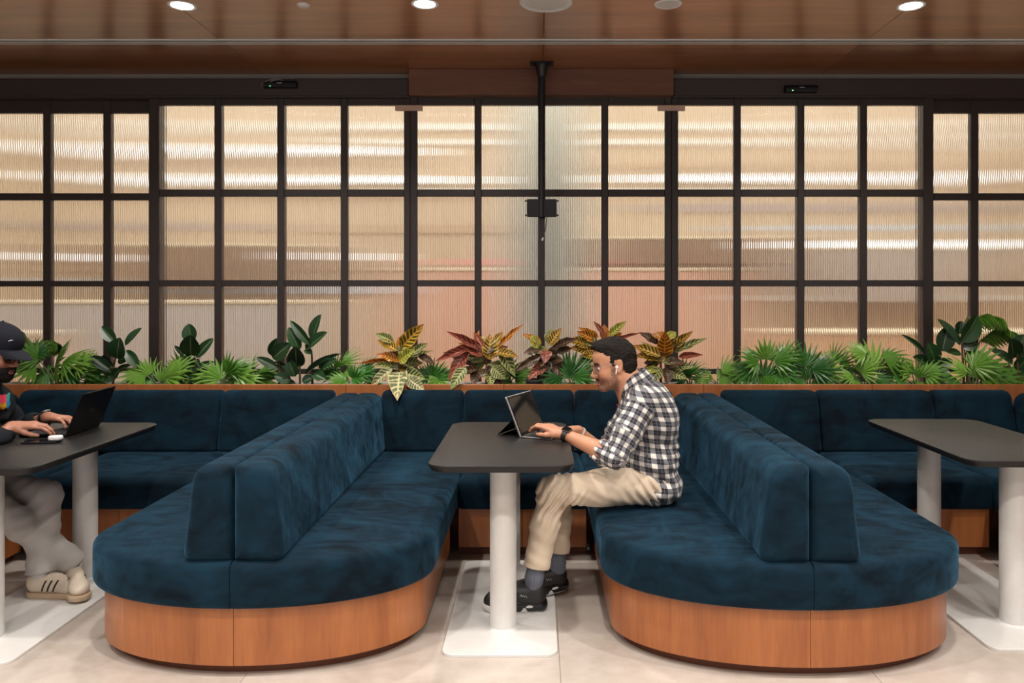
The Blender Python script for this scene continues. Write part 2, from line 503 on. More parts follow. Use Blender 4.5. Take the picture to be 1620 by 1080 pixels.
# ---------------------------------------------------------------- hall beyond the glass
def hall():
    t = NT('hall_wall')
    n = t.noise(t.wcoord((0.5, 1, 3.0)), 1.6, 3)
    MAT['hall_wall'] = t.set(t.mix(n, (0.78, 0.66, 0.51), (0.88, 0.79, 0.65)), 0.7)
    simple('hall_column', (0.86, 0.93, 0.96), 0.6)
    simple('hall_mauve', (0.46, 0.39, 0.39), 0.6); simple('hall_tan', (0.60, 0.46, 0.34), 0.6); simple('hall_ice', (0.62, 0.74, 0.92), 0.5); simple('hall_rose', (0.86, 0.42, 0.40), 0.6)
    simple('hall_batten', (0.50, 0.37, 0.26), 0.6)
    simple('hall_cream', (0.84, 0.77, 0.62), 0.7)
    simple('hall_floor', (0.70, 0.52, 0.38), 0.4)
    simple('hall_brown', (0.30, 0.20, 0.14), 0.6)
    simple('hall_grey', (0.50, 0.46, 0.46), 0.6)
    simple('hall_white', (0.90, 0.92, 0.92), 0.6)
    simple('hall_pink', (0.78, 0.50, 0.42), 0.6)
    simple('hall_peach', (0.78, 0.54, 0.38), 0.6)
    simple('hall_blue', (0.62, 0.62, 0.66), 0.4)
    simple('hall_green', (0.22, 0.33, 0.12), 0.7)
    emis('hall_lamp', (1.0, 0.92, 0.78), HALL_LIGHT)
    emis('hall_lamp_white', (0.95, 0.97, 1.0), HALL_LIGHT * 1.05)
    HB = 12.0; HZ = 4.7
    o = MB().box(-9, 9, 5.98, HB, -0.12, 0.0).build('floor_beyond', 'hall_floor'); tag(o, kind='structure')
    o = MB().box(-9, 9, 5.98, HB, HZ, HZ + 0.1).build('ceiling_beyond', 'hall_cream'); tag(o, kind='structure')
    o = MB().box(-9, 9, HB, HB + 0.1, -0.1, 4.8).build('wall_beyond', 'hall_wall'); tag(o, kind='structure')
    for nm, a, b in (('wall_beyond_left', -9.1, -9), ('wall_beyond_right', 9, 9.1)):
        o = MB().box(a, b, 5.98, HB, -0.1, 4.8).build(nm, 'hall_wall'); tag(o, kind='structure')
    o = MB().box(-9, 9, 5.985, 6.08, 2.95, 4.8).build('wall_beyond_front', 'hall_cream'); tag(o, kind='structure')
    # timber battens on the far wall (parts of that wall)
    wall_far = bpy.data.objects['wall_beyond']
    bm_ = MB().box(-0.15, 0.15, -0.05, -0.001, 0.0, 4.68, 0.004).mesh('batten', 'hall_batten', False)
    for k in range(25): link('batten', bm_, wall_far, (-8.6 + 0.717 * k, HB, 0))
    rb = random.Random(5)
    bands = [(-8.8, 8.8, 3.95, 0.10, 'hall_white'), (-8.8, -2.0, 3.42, 0.06, 'hall_tan'), (-3.0, 8.8, 3.72, 0.08, 'hall_white'), (0.6, 8.8, 3.36, 0.07, 'hall_tan'), (-8.8, -1.5, 2.92, 0.10, 'hall_tan'), (-2.2, 3.6, 2.98, 0.08, 'hall_white'),
             (1.5, 8.8, 2.72, 0.12, 'hall_mauve'), (-8.8, -4.0, 2.44, 0.10, 'hall_mauve'), (-3.8, 0.0, 2.40, 0.12, 'hall_tan'), (-8.8, 0.0, 1.80, 0.07, 'hall_tan'), (-1.6, 2.6, 1.90, 0.09, 'hall_rose'), (2.4, 8.8, 1.72, 0.09, 'hall_tan'),
             (-6.2, -1.8, 1.50, 0.16, 'hall_ice'), (2.0, 8.8, 1.36, 0.08, 'hall_white'), (-8.8, -6.0, 1.62, 0.08, 'hall_ice'), (3.0, 8.8, 2.42, 0.06, 'hall_ice')]
    for x0, x1, zc, hh, mm in bands:
        MB().box(x0, x1, HB - 0.056, HB - 0.0505, zc - hh / 2, zc + hh / 2).build('wall_band', mm, wall_far, smooth=False)
    # pale round column close behind the centre light
    c = thing('round_column', 'pale grey column blurred behind the middle glass panes', 'column', (0.08, 7.35, 0))
    MB().lathe([(0.355, 0), (0.355, HZ)], 40).build('shaft', 'hall_column', c)
    MB().lathe([(0.39, 0), (0.39, 0.12), (0.37, 0.13)], 40).build('foot_ring', 'hall_grey', c)
    # light panels added out of view, high up, to light the hall
    names = ['nearest', 'second', 'third', 'farthest']
    for k, yy in enumerate((6.45, 8.1, 9.7, 11.2)):
        t = thing('added_light_panel', 'long added light panel out of view behind the glass, %s row from the glass' % names[k], 'added light', (0, yy, HZ), group='added light panels beyond the glass')
        MB().box(-8.4, 8.4, -0.46, 0.46, -0.05, 0.0).build('housing', 'hall_white', t, smooth=False)
        MB().box(-8.35, 8.35, -0.42, 0.42, -0.056, -0.05).build('diffuser', 'hall_lamp', t, smooth=False)
        ld = bpy.data.lights.new('light_panel_lamp', 'AREA'); ld.shape = 'RECTANGLE'
        ld.size = 16.6; ld.size_y = 0.84; ld.energy = HALL_W * (1.5 if k == 0 else 1.0); ld.color = (1.0, 0.955, 0.88)
        lo = bpy.data.objects.new('lamp', ld); COL.objects.link(lo); lo.parent = t; lo.location = (0, 0, -0.07)
    # glowing strips fixed to the far wall, smeared into streaks by the fluted glass
    for (x0, x1, zz, lab) in ((-8.2, -1.9, 3.58, 'upper glowing light strip blurred behind the left glass panes'), (-7.4, -0.9, 3.14, 'lower glowing light strip blurred behind the left glass panes'),
                              (1.2, 7.8, 3.16, 'upper glowing light strip blurred behind the right glass panes'), (3.6, 8.4, 2.16, 'lower glowing light strip blurred behind the right glass panes'), (-8.4, -2.6, 1.98, 'lowest glowing light strip blurred behind the left glass panes')):
        t = thing('light_strip', lab, 'light', ((x0 + x1) / 2, HB - 0.058, zz), group='light strips on the far hall wall')
        w = (x1 - x0) / 2
        MB().box(-w, w, -0.05, 0.0, -0.055, 0.055, 0.004).build('housing', 'hall_white', t, smooth=False)
        MB().box(-w + 0.01, w - 0.01, -0.056, -0.0501, -0.05, 0.05).build('diffuser', 'hall_lamp_white', t, smooth=False)
    def slab(name, lab, cat, x0, x1, y0, y1, z0, z1, m):
        t = thing(name, lab, cat, ((x0 + x1) / 2, (y0 + y1) / 2, z0))
        w, d, h = (x1 - x0) / 2, (y1 - y0) / 2 - 0.02, z1 - z0
        MB().box(-w, w, -d, d, 0, h - 0.04, 0.01).build('body', m, t, smooth=False)
        MB().box(-w - 0.02, w + 0.02, -d - 0.02, d + 0.02, h - 0.04, h, 0.008).build('top', 'hall_cream', t, smooth=False)
    slab('service_counter', 'long pale counter blurred behind the left glass panes', 'counter', -7.6, -2.6, 9.2, 9.9, 0, 1.35, 'hall_blue')
    slab('display_cabinet', 'dark brown cabinet blurred behind the left glass panes', 'cabinet', -6.6, -3.4, 11.38, 11.90, 1.5, 2.15, 'hall_brown')
    slab('wall_shelf', 'dark shelf unit blurred behind the glass right of the column', 'shelf', 0.75, 3.4, 11.38, 11.90, 1.85, 2.25, 'hall_brown')
    slab('pink_counter', 'pinkish red counter blurred behind the middle glass panes', 'counter', -1.7, 2.4, 9.8, 10.4, 0.0, 1.75, 'hall_pink')
    slab('grey_cabinet', 'grey cabinet blurred behind the right glass panes', 'cabinet', 3.9, 6.8, 11.38, 11.90, 1.3, 2.1, 'hall_grey')
    slab('peach_bench', 'peach coloured low counter blurred behind the right glass panes', 'counter', 2.9, 8.0, 9.0, 9.7, 0, 1.0, 'hall_peach')
    slab('brown_counter', 'brown low counter blurred behind the far left glass panes', 'counter', -8.8, -5.2, 7.6, 8.2, 0, 1.05, 'hall_peach')
hall()

# ---------------------------------------------------------------- ceiling fixtures
def downlight(px, py, lab, on=True):
    Y = FPX * (CEIL - CAM_H) / (VY - py)
    x = (px - VX) / FPX * Y
    t = thing('downlight', lab, 'downlight', (x, Y, CEIL), group='recessed ceiling downlights')
    MB().lathe([(0.060, -0.001), (0.074, -0.004), (0.078, 0.0), (0.078, 0.015), (0.058, 0.015)], 36).build('trim_ring', 'white_plastic', t)
    MB().lathe([(0.0005, -0.0025), (0.059, -0.0025), (0.059, 0.006), (0.0005, 0.006)], 36).build('lamp_disc', 'lamp_on' if on else 'grille_white', t)
    if on:
        ld = bpy.data.lights.new('downlight_lamp', 'AREA'); ld.shape = 'DISK'; ld.size = 0.11
        ld.energy = DOWNLIGHT_W; ld.color = (1.0, 0.945, 0.87); ld.spread = R(130)
        lo = bpy.data.objects.new('lamp', ld); COL.objects.link(lo); lo.parent = t; lo.location = (0, 0, -0.012)
    return t
downlight(288, 9, 'lit round downlight at the left end of the ceiling row')
downlight(672, 6.5, 'lit round downlight left of the large round ceiling speaker')
downlight(1441, 9.5, 'lit round downlight at the right end of the ceiling row')
downlight(1057, 6.5, 'unlit round downlight right of the large round ceiling speaker', False)
ORD = ['first', 'second', 'third', 'fourth', 'fifth']
for r, yy in enumerate((2.5, 1.2, -0.1, -1.4)):  # unseen rows of downlights, added to light the room
    for i in range(-2, 3):
        x = 0.05 + 1.38 * i
        py = VY - FPX * (CEIL - CAM_H) / yy if abs(yy) > 0.01 else None
        t = thing('downlight', 'added unseen downlight above the viewer, %s row from the pole, %s from the left' % (ORD[r + 1], ORD[i + 2]), 'downlight', (x, yy, CEIL), group='added downlights out of view')
        MB().lathe([(0.060, -0.001), (0.074, -0.004), (0.078, 0.0), (0.078, 0.015), (0.058, 0.015)], 24).build('trim_ring', 'white_plastic', t)
        MB().lathe([(0.0005, -0.0025), (0.059, -0.0025), (0.059, 0.006), (0.0005, 0.006)], 24).build('lamp_disc', 'lamp_on', t)
        ld = bpy.data.lights.new('downlight_lamp', 'AREA'); ld.shape = 'DISK'; ld.size = 0.11
        ld.energy = DOWNLIGHT_W; ld.color = (1.0, 0.945, 0.87); ld.spread = R(130)
        lo = bpy.data.objects.new('lamp', ld); COL.objects.link(lo); lo.parent = t; lo.location = (0, 0, -0.012)
Ys = 4.42
t = thing('ceiling_speaker', 'large round white ceiling speaker above the pole', 'speaker', ((864 - VX) / FPX * Ys, Ys, CEIL))
MB().lathe([(0.128, -0.004), (0.146, -0.008), (0.15, 0.0), (0.15, 0.012), (0.126, 0.012)], 48).build('rim', 'white_plastic', t)
MB().lathe([(0.0005, -0.007), (0.10, -0.006), (0.13, -0.003), (0.13, 0.006), (0.0005, 0.006)], 48).build('grille', 'grille_white', t)
Ys = FPX * (CEIL - CAM_H) / (VY - 7)
t = thing('smoke_detector', 'tiny round cream detector on the ceiling between two left downlights', 'detector', ((480 - VX) / FPX * Ys, Ys, CEIL))
MB().lathe([(0.0005, -0.016), (0.024, -0.016), (0.03, -0.01), (0.031, 0.0), (0.0005, 0.0)], 24).build('cap', 'grille_white', t)
MB().lathe([(0.0005, 0), (0.036, 0), (0.036, -0.004), (0.0005, -0.004)], 24).build('base_ring', 'white_plastic', t)

# ---------------------------------------------------------------- pole with screen bracket
YP = 5.60
px0 = (857 - VX) / FPX * YP
t = thing('bracket_pole', 'black pole with an empty screen bracket hanging from the ceiling', 'bracket', (px0, YP, CEIL))
zb = P(0, 346, YP).z - CEIL
MB().box(-0.083, 0.083, -0.05, 0.05, -0.012, 0.0, 0.004).build('ceiling_plate', 'black_metal', t, smooth=False)
for sx in (-0.065, 0.065):
    MB().lathe([(0.0005, -0.03), (0.010, -0.03), (0.012, -0.012), (0.0005, -0.012)], 12, (sx, -0.03, 0)).build('bolt', 'black_metal', t)
MB().lathe([(0.027, -0.10), (0.031, -0.095), (0.045, -0.03), (0.062, -0.012), (0.062, -0.01)], 24).build('flange', 'black_metal', t)
MB().tube([(0, 0, -0.02), (0, 0, zb)], 0.026, 20).build('pole', 'black_metal', t)
z0, z1 = P(0, 344, YP).z - CEIL, P(0, 316, YP).z - CEIL
br = MB().box(-0.105, 0.105, -0.045, -0.030, z0, z1, 0.004).build('bracket_plate', 'black_metal', t, smooth=False)
MB().box(-0.04, 0.04, -0.031, -0.02, z0 + 0.02, z1 - 0.02).build('clamp', 'black_metal', t, smooth=False)
for sx in (-0.112, 0.112):
    for zz in (z0 + 0.012, z1 - 0.012):
        MB().tube([(sx - 0.006, -0.04, zz), (sx + 0.006, -0.04, zz)], 0.007, 10).build('knob', 'black_metal', br)
MB().tube([(-0.002, -0.05, z0), (-0.002, -0.05, z1)], 0.016, 12).build('pole_front', 'dark_grey', br)
MB().tube([(0.030, -0.05, z1 - 0.05), (0.036, -0.055, z0), (0.026, -0.055, z0 - 0.09), (0.008, -0.055, z0 - 0.155)], 0.003, 8).build('cable', 'dark_grey', t)
MB().tube([(0.010, -0.055, z0 - 0.145), (0.003, -0.055, z0 - 0.168)], 0.006, 8).build('cable_plug', 'white_plastic', t)
# ================================================================ BANQUETTES
SEAT_Z, BASE_Z, BACK_Z = 0.445, 0.265, 0.812
def seat_outline(x0, x1, y0, y1, rx, ry, inset, side, nseg=22):
    """plan of half a bench: elliptical corner at the front outer end. side=+1: outer edge at x1"""
    sm = inset * 0.12 if inset <= 0.05 else 0.006 + (inset - 0.05)      # the seam side stays nearly square
    x0i, x1i, y0i, y1i = x0 + sm, x1 - inset, y0 + inset, y1 - inset
    rxi, ryi = max(min(rx - inset, x1i - x0i), 0.004), max(ry - inset, 0.004)
    pts = []
    if side > 0:
        c = (x1i - rxi, y0i + ryi)
        pts.append((x0i, y0i))
        for k in range(nseg + 1):
            a = -math.pi / 2 + math.pi / 2 * k / nseg
            pts.append((c[0] + rxi * math.cos(a), c[1] + ryi * math.sin(a)))
        for k in range(1, 5): pts.append((x1i, c[1] + (y1i - c[1]) * k / 4))
        pts.append((x0i, y1i))
        pts.append((x0i, (y0i + y1i) / 2))
        return pts
    q = seat_outline(-x1, -x0, y0, y1, rx, ry, inset, 1, nseg)
    return [(-x, y) for x, y in reversed(q)]

def half_slab(x0, x1, y0, y1, rx, ry, z0, z1, r0, r1, side, crown=0.0):
    b = MB(); rings = []
    for ins, z in edge_profile(z0, z1, r0, r1, 5):
        rings.append([(x, y, z) for x, y in seat_outline(x0, x1, y0, y1, rx, ry, ins, side)])
    if crown > 0:
        m = min(x1 - x0, y1 - y0) / 2
        for f in (0.35, 0.6, 0.85):
            ins = r1 + (m - r1) * f
            rings.append([(x, y, z1 + crown * math.sin(math.pi / 2 * f)) for x, y in seat_outline(x0, x1, y0, y1, rx, ry, ins, side)])
    b.loft(rings); return b

def back_piece(side, y0, y1):
    """one half of the double backrest; cross-section in x,z, seam at x=0"""
    cs = [(0.002, 0.0), (0.196, 0.0), (0.150, BACK_Z - SEAT_Z), (0.002, BACK_Z - SEAT_Z)]
    rd = [0.012, 0.035, 0.075, 0.022]
    rings = []
    for j in range(7):
        a = math.pi / 2 * j / 6; r = 0.045
        ins = r * (1 - math.sin(a)); yy = y0 + r * (1 - math.cos(a))
        rings.append([(side * x, yy, z) for x, z in rpoly(cs, rd, ins, 7)])
    for f in (0.25, 0.5, 0.75): rings.append([(side * x, y0 + (y1 - y0) * f, z) for x, z in rpoly(cs, rd, 0.0, 7)])
    for j in range(7):
        a = math.pi / 2 * (1 - j / 6); r = 0.045
        ins = r * (1 - math.sin(a)); yy = y1 - r * (1 - math.cos(a))
        rings.append([(side * x, yy, z) for x, z in rpoly(cs, rd, ins, 7)])
    return MB().loft(rings)

FRONT, REAR_SEAT, REAR = 2.955, 4.30, 5.14
def bench(cx, hl, hr, dy, label):
    t = thing('banquette', label, 'banquette', (cx, FRONT + dy, 0), group='double-sided banquettes')
    L = REAR_SEAT + 0.02 - FRONT - dy
    for sd, h in ((-1, hl), (1, hr)):
        a, b = (0.0, h) if sd > 0 else (-h, 0.0)
        def lim(i): return (a + (0.0 if sd > 0 else i), b - (i if sd > 0 else 0.0))
        x0, x1 = lim(0.085)
        half_slab(x0, x1, 0.085, L, h - 0.09, 0.37, 0.0, 0.045, 0.001, 0.001, sd).build('plinth', 'kick_wood', t)
        x0, x1 = lim(0.042)
        half_slab(x0 + (0.001 if sd > 0 else 0), x1 - (0.001 if sd < 0 else 0), 0.04, L, h - 0.045, 0.41, 0.042, BASE_Z + 0.005, 0.002, 0.002, sd).build('wood_base', 'bench_wood', t)
        x0, x1 = lim(0.0)
        s = half_slab(x0 + (0.002 if sd > 0 else 0), x1 - (0.002 if sd < 0 else 0), 0.0, 2.145 - dy, h, 0.44, BASE_Z, SEAT_Z, 0.03, 0.036, sd, 0.014).build('seat_cushion', 'velvet', t)
        b2 = back_piece(sd, 0.015, REAR - FRONT - dy)
        b2.build('backrest', 'velvet', t, (0, 0, SEAT_Z - 0.005))
    return t
bench(-1.152, 0.718, 0.716, 0.0, 'dark teal velvet double bench with wooden base, left of the middle table')
bench(1.031, 0.760, 0.735, -0.015, 'dark teal velvet double bench where the man in the checked shirt sits')
bench(-3.50, 0.74, 0.72, 0.0, 'dark teal velvet bench at the left edge where the man in the cap sits')
bench(3.235, 0.74, 0.74, 0.0, 'dark teal velvet bench at the right edge beyond the empty table')

# rear seats joining the benches along the planter
def rear_seat(x0, x1, seams, label):
    """x0..x1 between two spines; seams: x of back cushion joints"""
    cx = (x0 + x1) / 2
    t = thing('rear_banquette', label, 'banquette', (cx, REAR_SEAT, 0), group='rear wall seats')
    a, b = x0 - cx, x1 - cx
    MB().box(a, b, 0.10, 0.80, 0.0, 0.05).build('plinth', 'kick_wood', t, smooth=False)
    n = 2
    for k in range(n):
        MB().box(a + (b - a) * k / n + 0.001, a + (b - a) * (k + 1) / n - 0.001, 0.06, 0.80, 0.05, BASE_Z, 0.002).build('wood_base', 'bench_wood', t, smooth=False)
    sm = [s - cx for s in seams]
    # seat cushion
    rings = []
    cs = [(a, 0.015), (b, 0.015), (b, 0.80), (a, 0.80)]
    for ins, z in edge_profile(BASE_Z, SEAT_Z, 0.03, 0.05, 5):
        rings.append([(x, y, z) for x, y in rpoly(cs, [0.02] * 4, ins, 4)])
    rings.append([(x, y, SEAT_Z + 0.01) for x, y in rpoly(cs, [0.02] * 4, 0.2, 4)])
    MB().loft(rings).build('seat_cushion', 'velvet', t)
    # back cushions, slightly raked, each a block of its own
    for u, v in zip(sm[:-1], sm[1:]):
        rings = []
        cs = [(0.0, 0.0), (0.20, 0.0), (0.20, 0.385), (0.085, 0.385)]
        rd = [0.03, 0.02, 0.03, 0.06]
        for ins, xx in edge_profile(u + 0.002, v - 0.002, 0.032, 0.032, 5):
            rings.append([(xx, 0.675 + yy, SEAT_Z - 0.01 + zz) for yy, zz in rpoly(cs, rd, ins, 6)])
        MB().loft(rings).build('back_cushion', 'velvet', t)
def bx(px): return (px - VX) / 243.0
rear_seat(-2.75, -1.87, [-3.33, -2.77, bx(357), -1.31], 'dark teal velvet rear seat under the rubber plants, left booth')
rear_seat(-0.436, 0.271, [-1.005, bx(735), bx(908), 0.875], 'dark teal velvet rear seat under the red and yellow crotons, middle booth')
rear_seat(1.766, 2.495, [1.19, bx(1288), bx(1467), 3.05], 'dark teal velvet rear seat behind the empty table, right booth')

# ================================================================ TABLES
TOP_Z = 0.762
def make_table(label, cx, y0, y1, col_y, base):
    t = thing('pedestal_table', label, 'table', (cx, (y0 + y1) / 2, 0), group='black topped pedestal tables')
    cy = (y0 + y1) / 2; hw = 0.30; hl = (y1 - y0) / 2
    cs = [(-hw, -hl), (hw, -hl), (hw, hl), (-hw, hl)]
    rings = []
    for ins, z in ((0.02, TOP_Z - 0.030), (0.012, TOP_Z - 0.029), (0.002, TOP_Z - 0.012), (0.0, TOP_Z - 0.009), (0.0, TOP_Z - 0.0035), (0.001, TOP_Z - 0.001), (0.0035, TOP_Z)):
        rings.append([(x, y, z) for x, y in rpoly(cs, [0.085] * 4, ins, 8)])
    MB().loft(rings).build('table_top', 'table_black', t)
    for yc in col_y:
        MB().lathe([(0.0575, 0.012), (0.0575, TOP_Z - 0.030)], 40, (0, yc - cy, 0)).build('column', 'white_metal', t)
        MB().lathe([(0.070, 0.012), (0.062, 0.016), (0.0575, 0.019)], 32, (0, yc - cy, 0)).build('weld_ring', 'white_metal', t)
        MB().lathe([(0.09, TOP_Z - 0.036), (0.09, TOP_Z - 0.030)], 24, (0, yc - cy, 0)).build('mounting_plate', 'black_metal', t)
    bx0, bx1, by0, by1 = base
    cs = [(bx0 - cx, by0 - cy), (bx1 - cx, by0 - cy), (bx1 - cx, by1 - cy), (bx0 - cx, by1 - cy)]
    rings = [[(x, y, z) for x, y in rpoly(cs, [0.05] * 4, ins, 6)] for ins, z in ((0.001, 0.0), (0.0, 0.001), (0.0, 0.0105), (0.0015, 0.012))]
    MB().loft(rings).build('base_plate', 'white_metal', t)
    return t
make_table('black table with a white base between the two middle benches', -0.148, 3.165, 4.235, (3.425, 4.16), (-0.385, 0.082, 3.155, 4.26))
make_table('black table in front of the man in the cap, at the left edge', -2.30, 3.115, 4.22, (3.31, 4.02), (-2.525, -2.065, 3.08, 4.21))
make_table('empty black table at the right edge of the picture', 2.09, 3.26, 4.34, (3.465, 4.215), (1.845, 2.315, 3.205, 4.33))

# ================================================================ PLANTER
LEDGE_Y, LEDGE_Z = 5.30, 0.836
pl = thing('planter_box', 'long wooden planter behind the seats, filled with green and red plants', 'planter', (0, LEDGE_Y, 0))
seam_px = [-470, -200, 60, 300, 547, 797, 1113, 1380, 1640, 1900, 2180]
seam_x = [(p - VX) / FPX * LEDGE_Y for p in seam_px]
seam_x[0], seam_x[-1] = -6.18, 6.18
for a, b in zip(seam_x[:-1], seam_x[1:]):
    MB().box(a + 0.001, b - 0.001, 0.0, 0.028, 0.0, LEDGE_Z, 0.003).build('front_panel', 'ledge_wood', pl, smooth=False)
MB().box(-6.18, 6.18, 0.0285, 0.40, 0.60, 0.775).build('soil', 'soil', pl, smooth=False)
MB().box(-6.18, 6.18, 0.40, 0.485, 0.601, 0.80, 0.004).build('inner_sill', 'sill', pl, smooth=False)
# ================================================================ SDF BODIES
class SDF:
    """smooth union of round cones, ellipsoids and boxes -> one continuous mesh (surface nets)"""
    def __init__(s): s.p = []
    def cone(s, a, b, ra, rb, k=0.02, op='+'):
        a = np.array(a, float); b = np.array(b, float)
        s.p.append(('c', (a + b) / 2, np.linalg.norm(b - a) / 2 + max(ra, rb), (a, b, ra, rb), k, op)); return s
    def chain(s, pts, rads, k=0.02):
        for i in range(len(pts) - 1): s.cone(pts[i], pts[i + 1], rads[i], rads[i + 1], k)
        return s
    def ell(s, c, r, k=0.02, rot=None, op='+'):
        c = np.array(c, float); r = np.array(r, float)
        rot = np.eye(3) if rot is None else np.array(rot)[:3, :3]
        s.p.append(('e', c, r.max(), (c, r, rot), k, op)); return s
    def box(s, c, h, rad, k=0.01, rot=None, op='+'):
        c = np.array(c, float); h = np.array(h, float)
        rot = np.eye(3) if rot is None else np.array(rot)[:3, :3]
        s.p.append(('b', c, np.linalg.norm(h), (c, h, rad, rot), k, op)); return s
    def func(s, c, R_, fn, op):
        s.p.append(('f', np.array(c, float), R_, fn, 0.004, op)); return s
    def place(s, other, M, scale=1.0):
        """append all prims of another SDF, moved by matrix M"""
        M3 = np.array(M.to_3x3()); T = np.array(M.translation)
        for typ, c, R_, q, k, op in other.p:
            if typ == 'c': s.cone(M3 @ q[0] + T, M3 @ q[1] + T, q[2], q[3], k, op)
            elif typ == 'e': s.ell(M3 @ q[0] + T, q[1], k, M3 @ q[2], op)
            elif typ == 'b': s.box(M3 @ q[0] + T, q[1], q[2], k, M3 @ q[3], op)
            else:
                inv = np.linalg.inv(M3)
                s.func(M3 @ c + T, R_, (lambda fn: (lambda p: fn((p - T) @ inv.T)))(q), op)
        return s
    @staticmethod
    def _prim(typ, q, x):
        if typ == 'c':
            a, b, ra, rb = q; ba = b - a
            h = np.clip(((x - a) @ ba) / max(ba @ ba, 1e-9), 0, 1)
            y = x - a - h[:, None] * ba
            return np.sqrt(np.einsum('ij,ij->i', y, y)) - (ra + (rb - ra) * h)
        if typ == 'e':
            cc, r, rot = q
            y = ((x - cc) @ rot) / r
            k0 = np.sqrt(np.einsum('ij,ij->i', y, y)); y = y / r
            k1 = np.sqrt(np.einsum('ij,ij->i', y, y))
            return np.where(k0 < 1e-4, -r.min(), k0 * (k0 - 1) / np.maximum(k1, 1e-6))
        if typ == 'b':
            cc, hh, rad, rot = q
            y = np.abs((x - cc) @ rot) - (hh - rad)
            z = np.maximum(y, 0)
            return np.sqrt(np.einsum('ij,ij->i', z, z)) + np.minimum(y.max(1), 0) - rad
        return q(x)
    def _acc(s, d, idx, e, k, op):
        D = d[idx]
        if op == '+':
            h = np.maximum(k - np.abs(D - e), 0) / k
            d[idx] = np.minimum(D, e) - h * h * k * 0.25
        elif op == '-':
            h = np.maximum(k - np.abs(D + e), 0) / k
            d[idx] = np.maximum(D, -e) + h * h * k * 0.25
        else:
            d[idx] = D + e
    def near(s, typ, c, R_, q, pts, m):
        """indices of pts closer than m to the primitive's hull"""
        if typ == 'c': return np.nonzero(s._prim(typ, q, pts) < m)[0]
        return np.nonzero(((pts - c) ** 2).sum(1) < (R_ + m) ** 2)[0]
    def ev(s, P_, margin):
        d = np.full(len(P_), 9.0)
        for typ, c, R_, q, k, op in s.p:
            m = s.near(typ, c, R_, q, P_, margin + k)
            if len(m): s._acc(d, m, s._prim(typ, q, P_[m]), k, op)
        return d
    def mesh(s, name, res, mat=None, disp=None):
        lo = np.min([c - R_ for _, c, R_, _, _, op in s.p if op == '+'], axis=0) - 3 * res - 0.01
        hi = np.max([c + R_ for _, c, R_, _, _, op in s.p if op == '+'], axis=0) + 3 * res + 0.01
        B = 6; bs = B * res
        nb = np.ceil((hi - lo) / bs).astype(int)
        g = np.stack(np.meshgrid(*[np.arange(n) for n in nb], indexing='ij'), -1).reshape(-1, 3)
        cen = lo + (g + 0.5) * bs
        dc = s.ev(cen, bs * 1.6)
        act = g[np.abs(dc) < bs * 1.0 + (0.012 if disp is not None else 0.005)]
        o = np.stack(np.meshgrid(*[np.arange(B + 1)] * 3, indexing='ij'), -1).reshape(-1, 3)
        N = (B + 1) ** 3
        D = np.full((len(act), N), 9.0)
        acen = lo + (act + 0.5) * bs
        opts = o * res
        for typ, c, R_, q, k, op in s.p:
            m = s.near(typ, c, R_, q, acen, bs * 0.87 + k + 0.012)
            for i in range(0, len(m), 1500):
                mi = m[i:i + 1500]
                pts = (lo + act[mi][:, None, :] * bs + opts[None]).reshape(-1, 3)
                s._acc(D, mi, s._prim(typ, q, pts).reshape(-1, N), k, op)
        if disp is not None:
            for i in range(0, len(act), 1500):
                pts = (lo + act[i:i + 1500][:, None, :] * bs + opts[None]).reshape(-1, 3)
                D[i:i + 1500] += disp(pts).reshape(-1, N)
        D = D.reshape(-1, B + 1, B + 1, B + 1)
        neg = D < 0
        cnt = sum(neg[:, a:a + B, b:b + B, c:c + B].astype(np.int8) for a in (0, 1) for b in (0, 1) for c in (0, 1))
        bi, ci, cj, ck = np.nonzero((cnt > 0) & (cnt < 8))
        gc = act[bi] * B + np.stack([ci, cj, ck], -1)
        acc = np.zeros((len(bi), 3)); w = np.zeros(len(bi))
        cor = [(a, b, c) for a in (0, 1) for b in (0, 1) for c in (0, 1)]
        val = {q: D[bi, ci + q[0], cj + q[1], ck + q[2]] for q in cor}
        for q in cor:
            for ax in range(3):
                if q[ax]: continue
                r = list(q); r[ax] = 1; r = tuple(r)
                a, b = val[q], val[r]
                m = (a < 0) != (b < 0)
                t = np.where(m, a / np.where(m, a - b, 1), 0)
                pt = np.tile(np.array(q, float), (len(bi), 1)); pt[:, ax] += t
                acc[m] += pt[m]; w[m] += 1
        vert = lo + (gc + acc / w[:, None]) * res
        dim = nb * B + 2
        key = (gc[:, 0].astype(np.int64) * dim[1] + gc[:, 1]) * dim[2] + gc[:, 2]
        order = np.argsort(key); key = key[order]; vert = vert[order]
        def look(c):
            kk = (c[:, 0].astype(np.int64) * dim[1] + c[:, 1]) * dim[2] + c[:, 2]
            ix = np.clip(np.searchsorted(key, kk), 0, len(key) - 1)
            return ix, key[ix] == kk
        quads = []
        for ax in range(3):
            sl0 = [slice(None)] + [slice(0, B)] * 3
            sl1 = list(sl0); sl1[ax + 1] = slice(1, B + 1)
            n0, n1 = neg[tuple(sl0)], neg[tuple(sl1)]
            eb, ei, ej, ek = np.nonzero(n0 != n1)
            p = act[eb] * B + np.stack([ei, ej, ek], -1)
            u, v = (ax + 1) % 3, (ax + 2) % 3
            U = np.zeros(3, int); U[u] = 1; V = np.zeros(3, int); V[v] = 1
            ids = []; ok = np.ones(len(p), bool)
            for off in (-U - V, -V, np.zeros(3, int), -U):
                ix, good = look(p + off); ids.append(ix); ok &= good
            q = np.stack(ids, -1)[ok]
            fl = n0[eb, ei, ej, ek][ok]
            q = np.where(fl[:, None], q, q[:, ::-1])
            quads.append(q)
        F = np.concatenate(quads)
        me = bpy.data.meshes.new(name)
        me.vertices.add(len(vert)); me.vertices.foreach_set('co', vert.astype(np.float32).ravel())
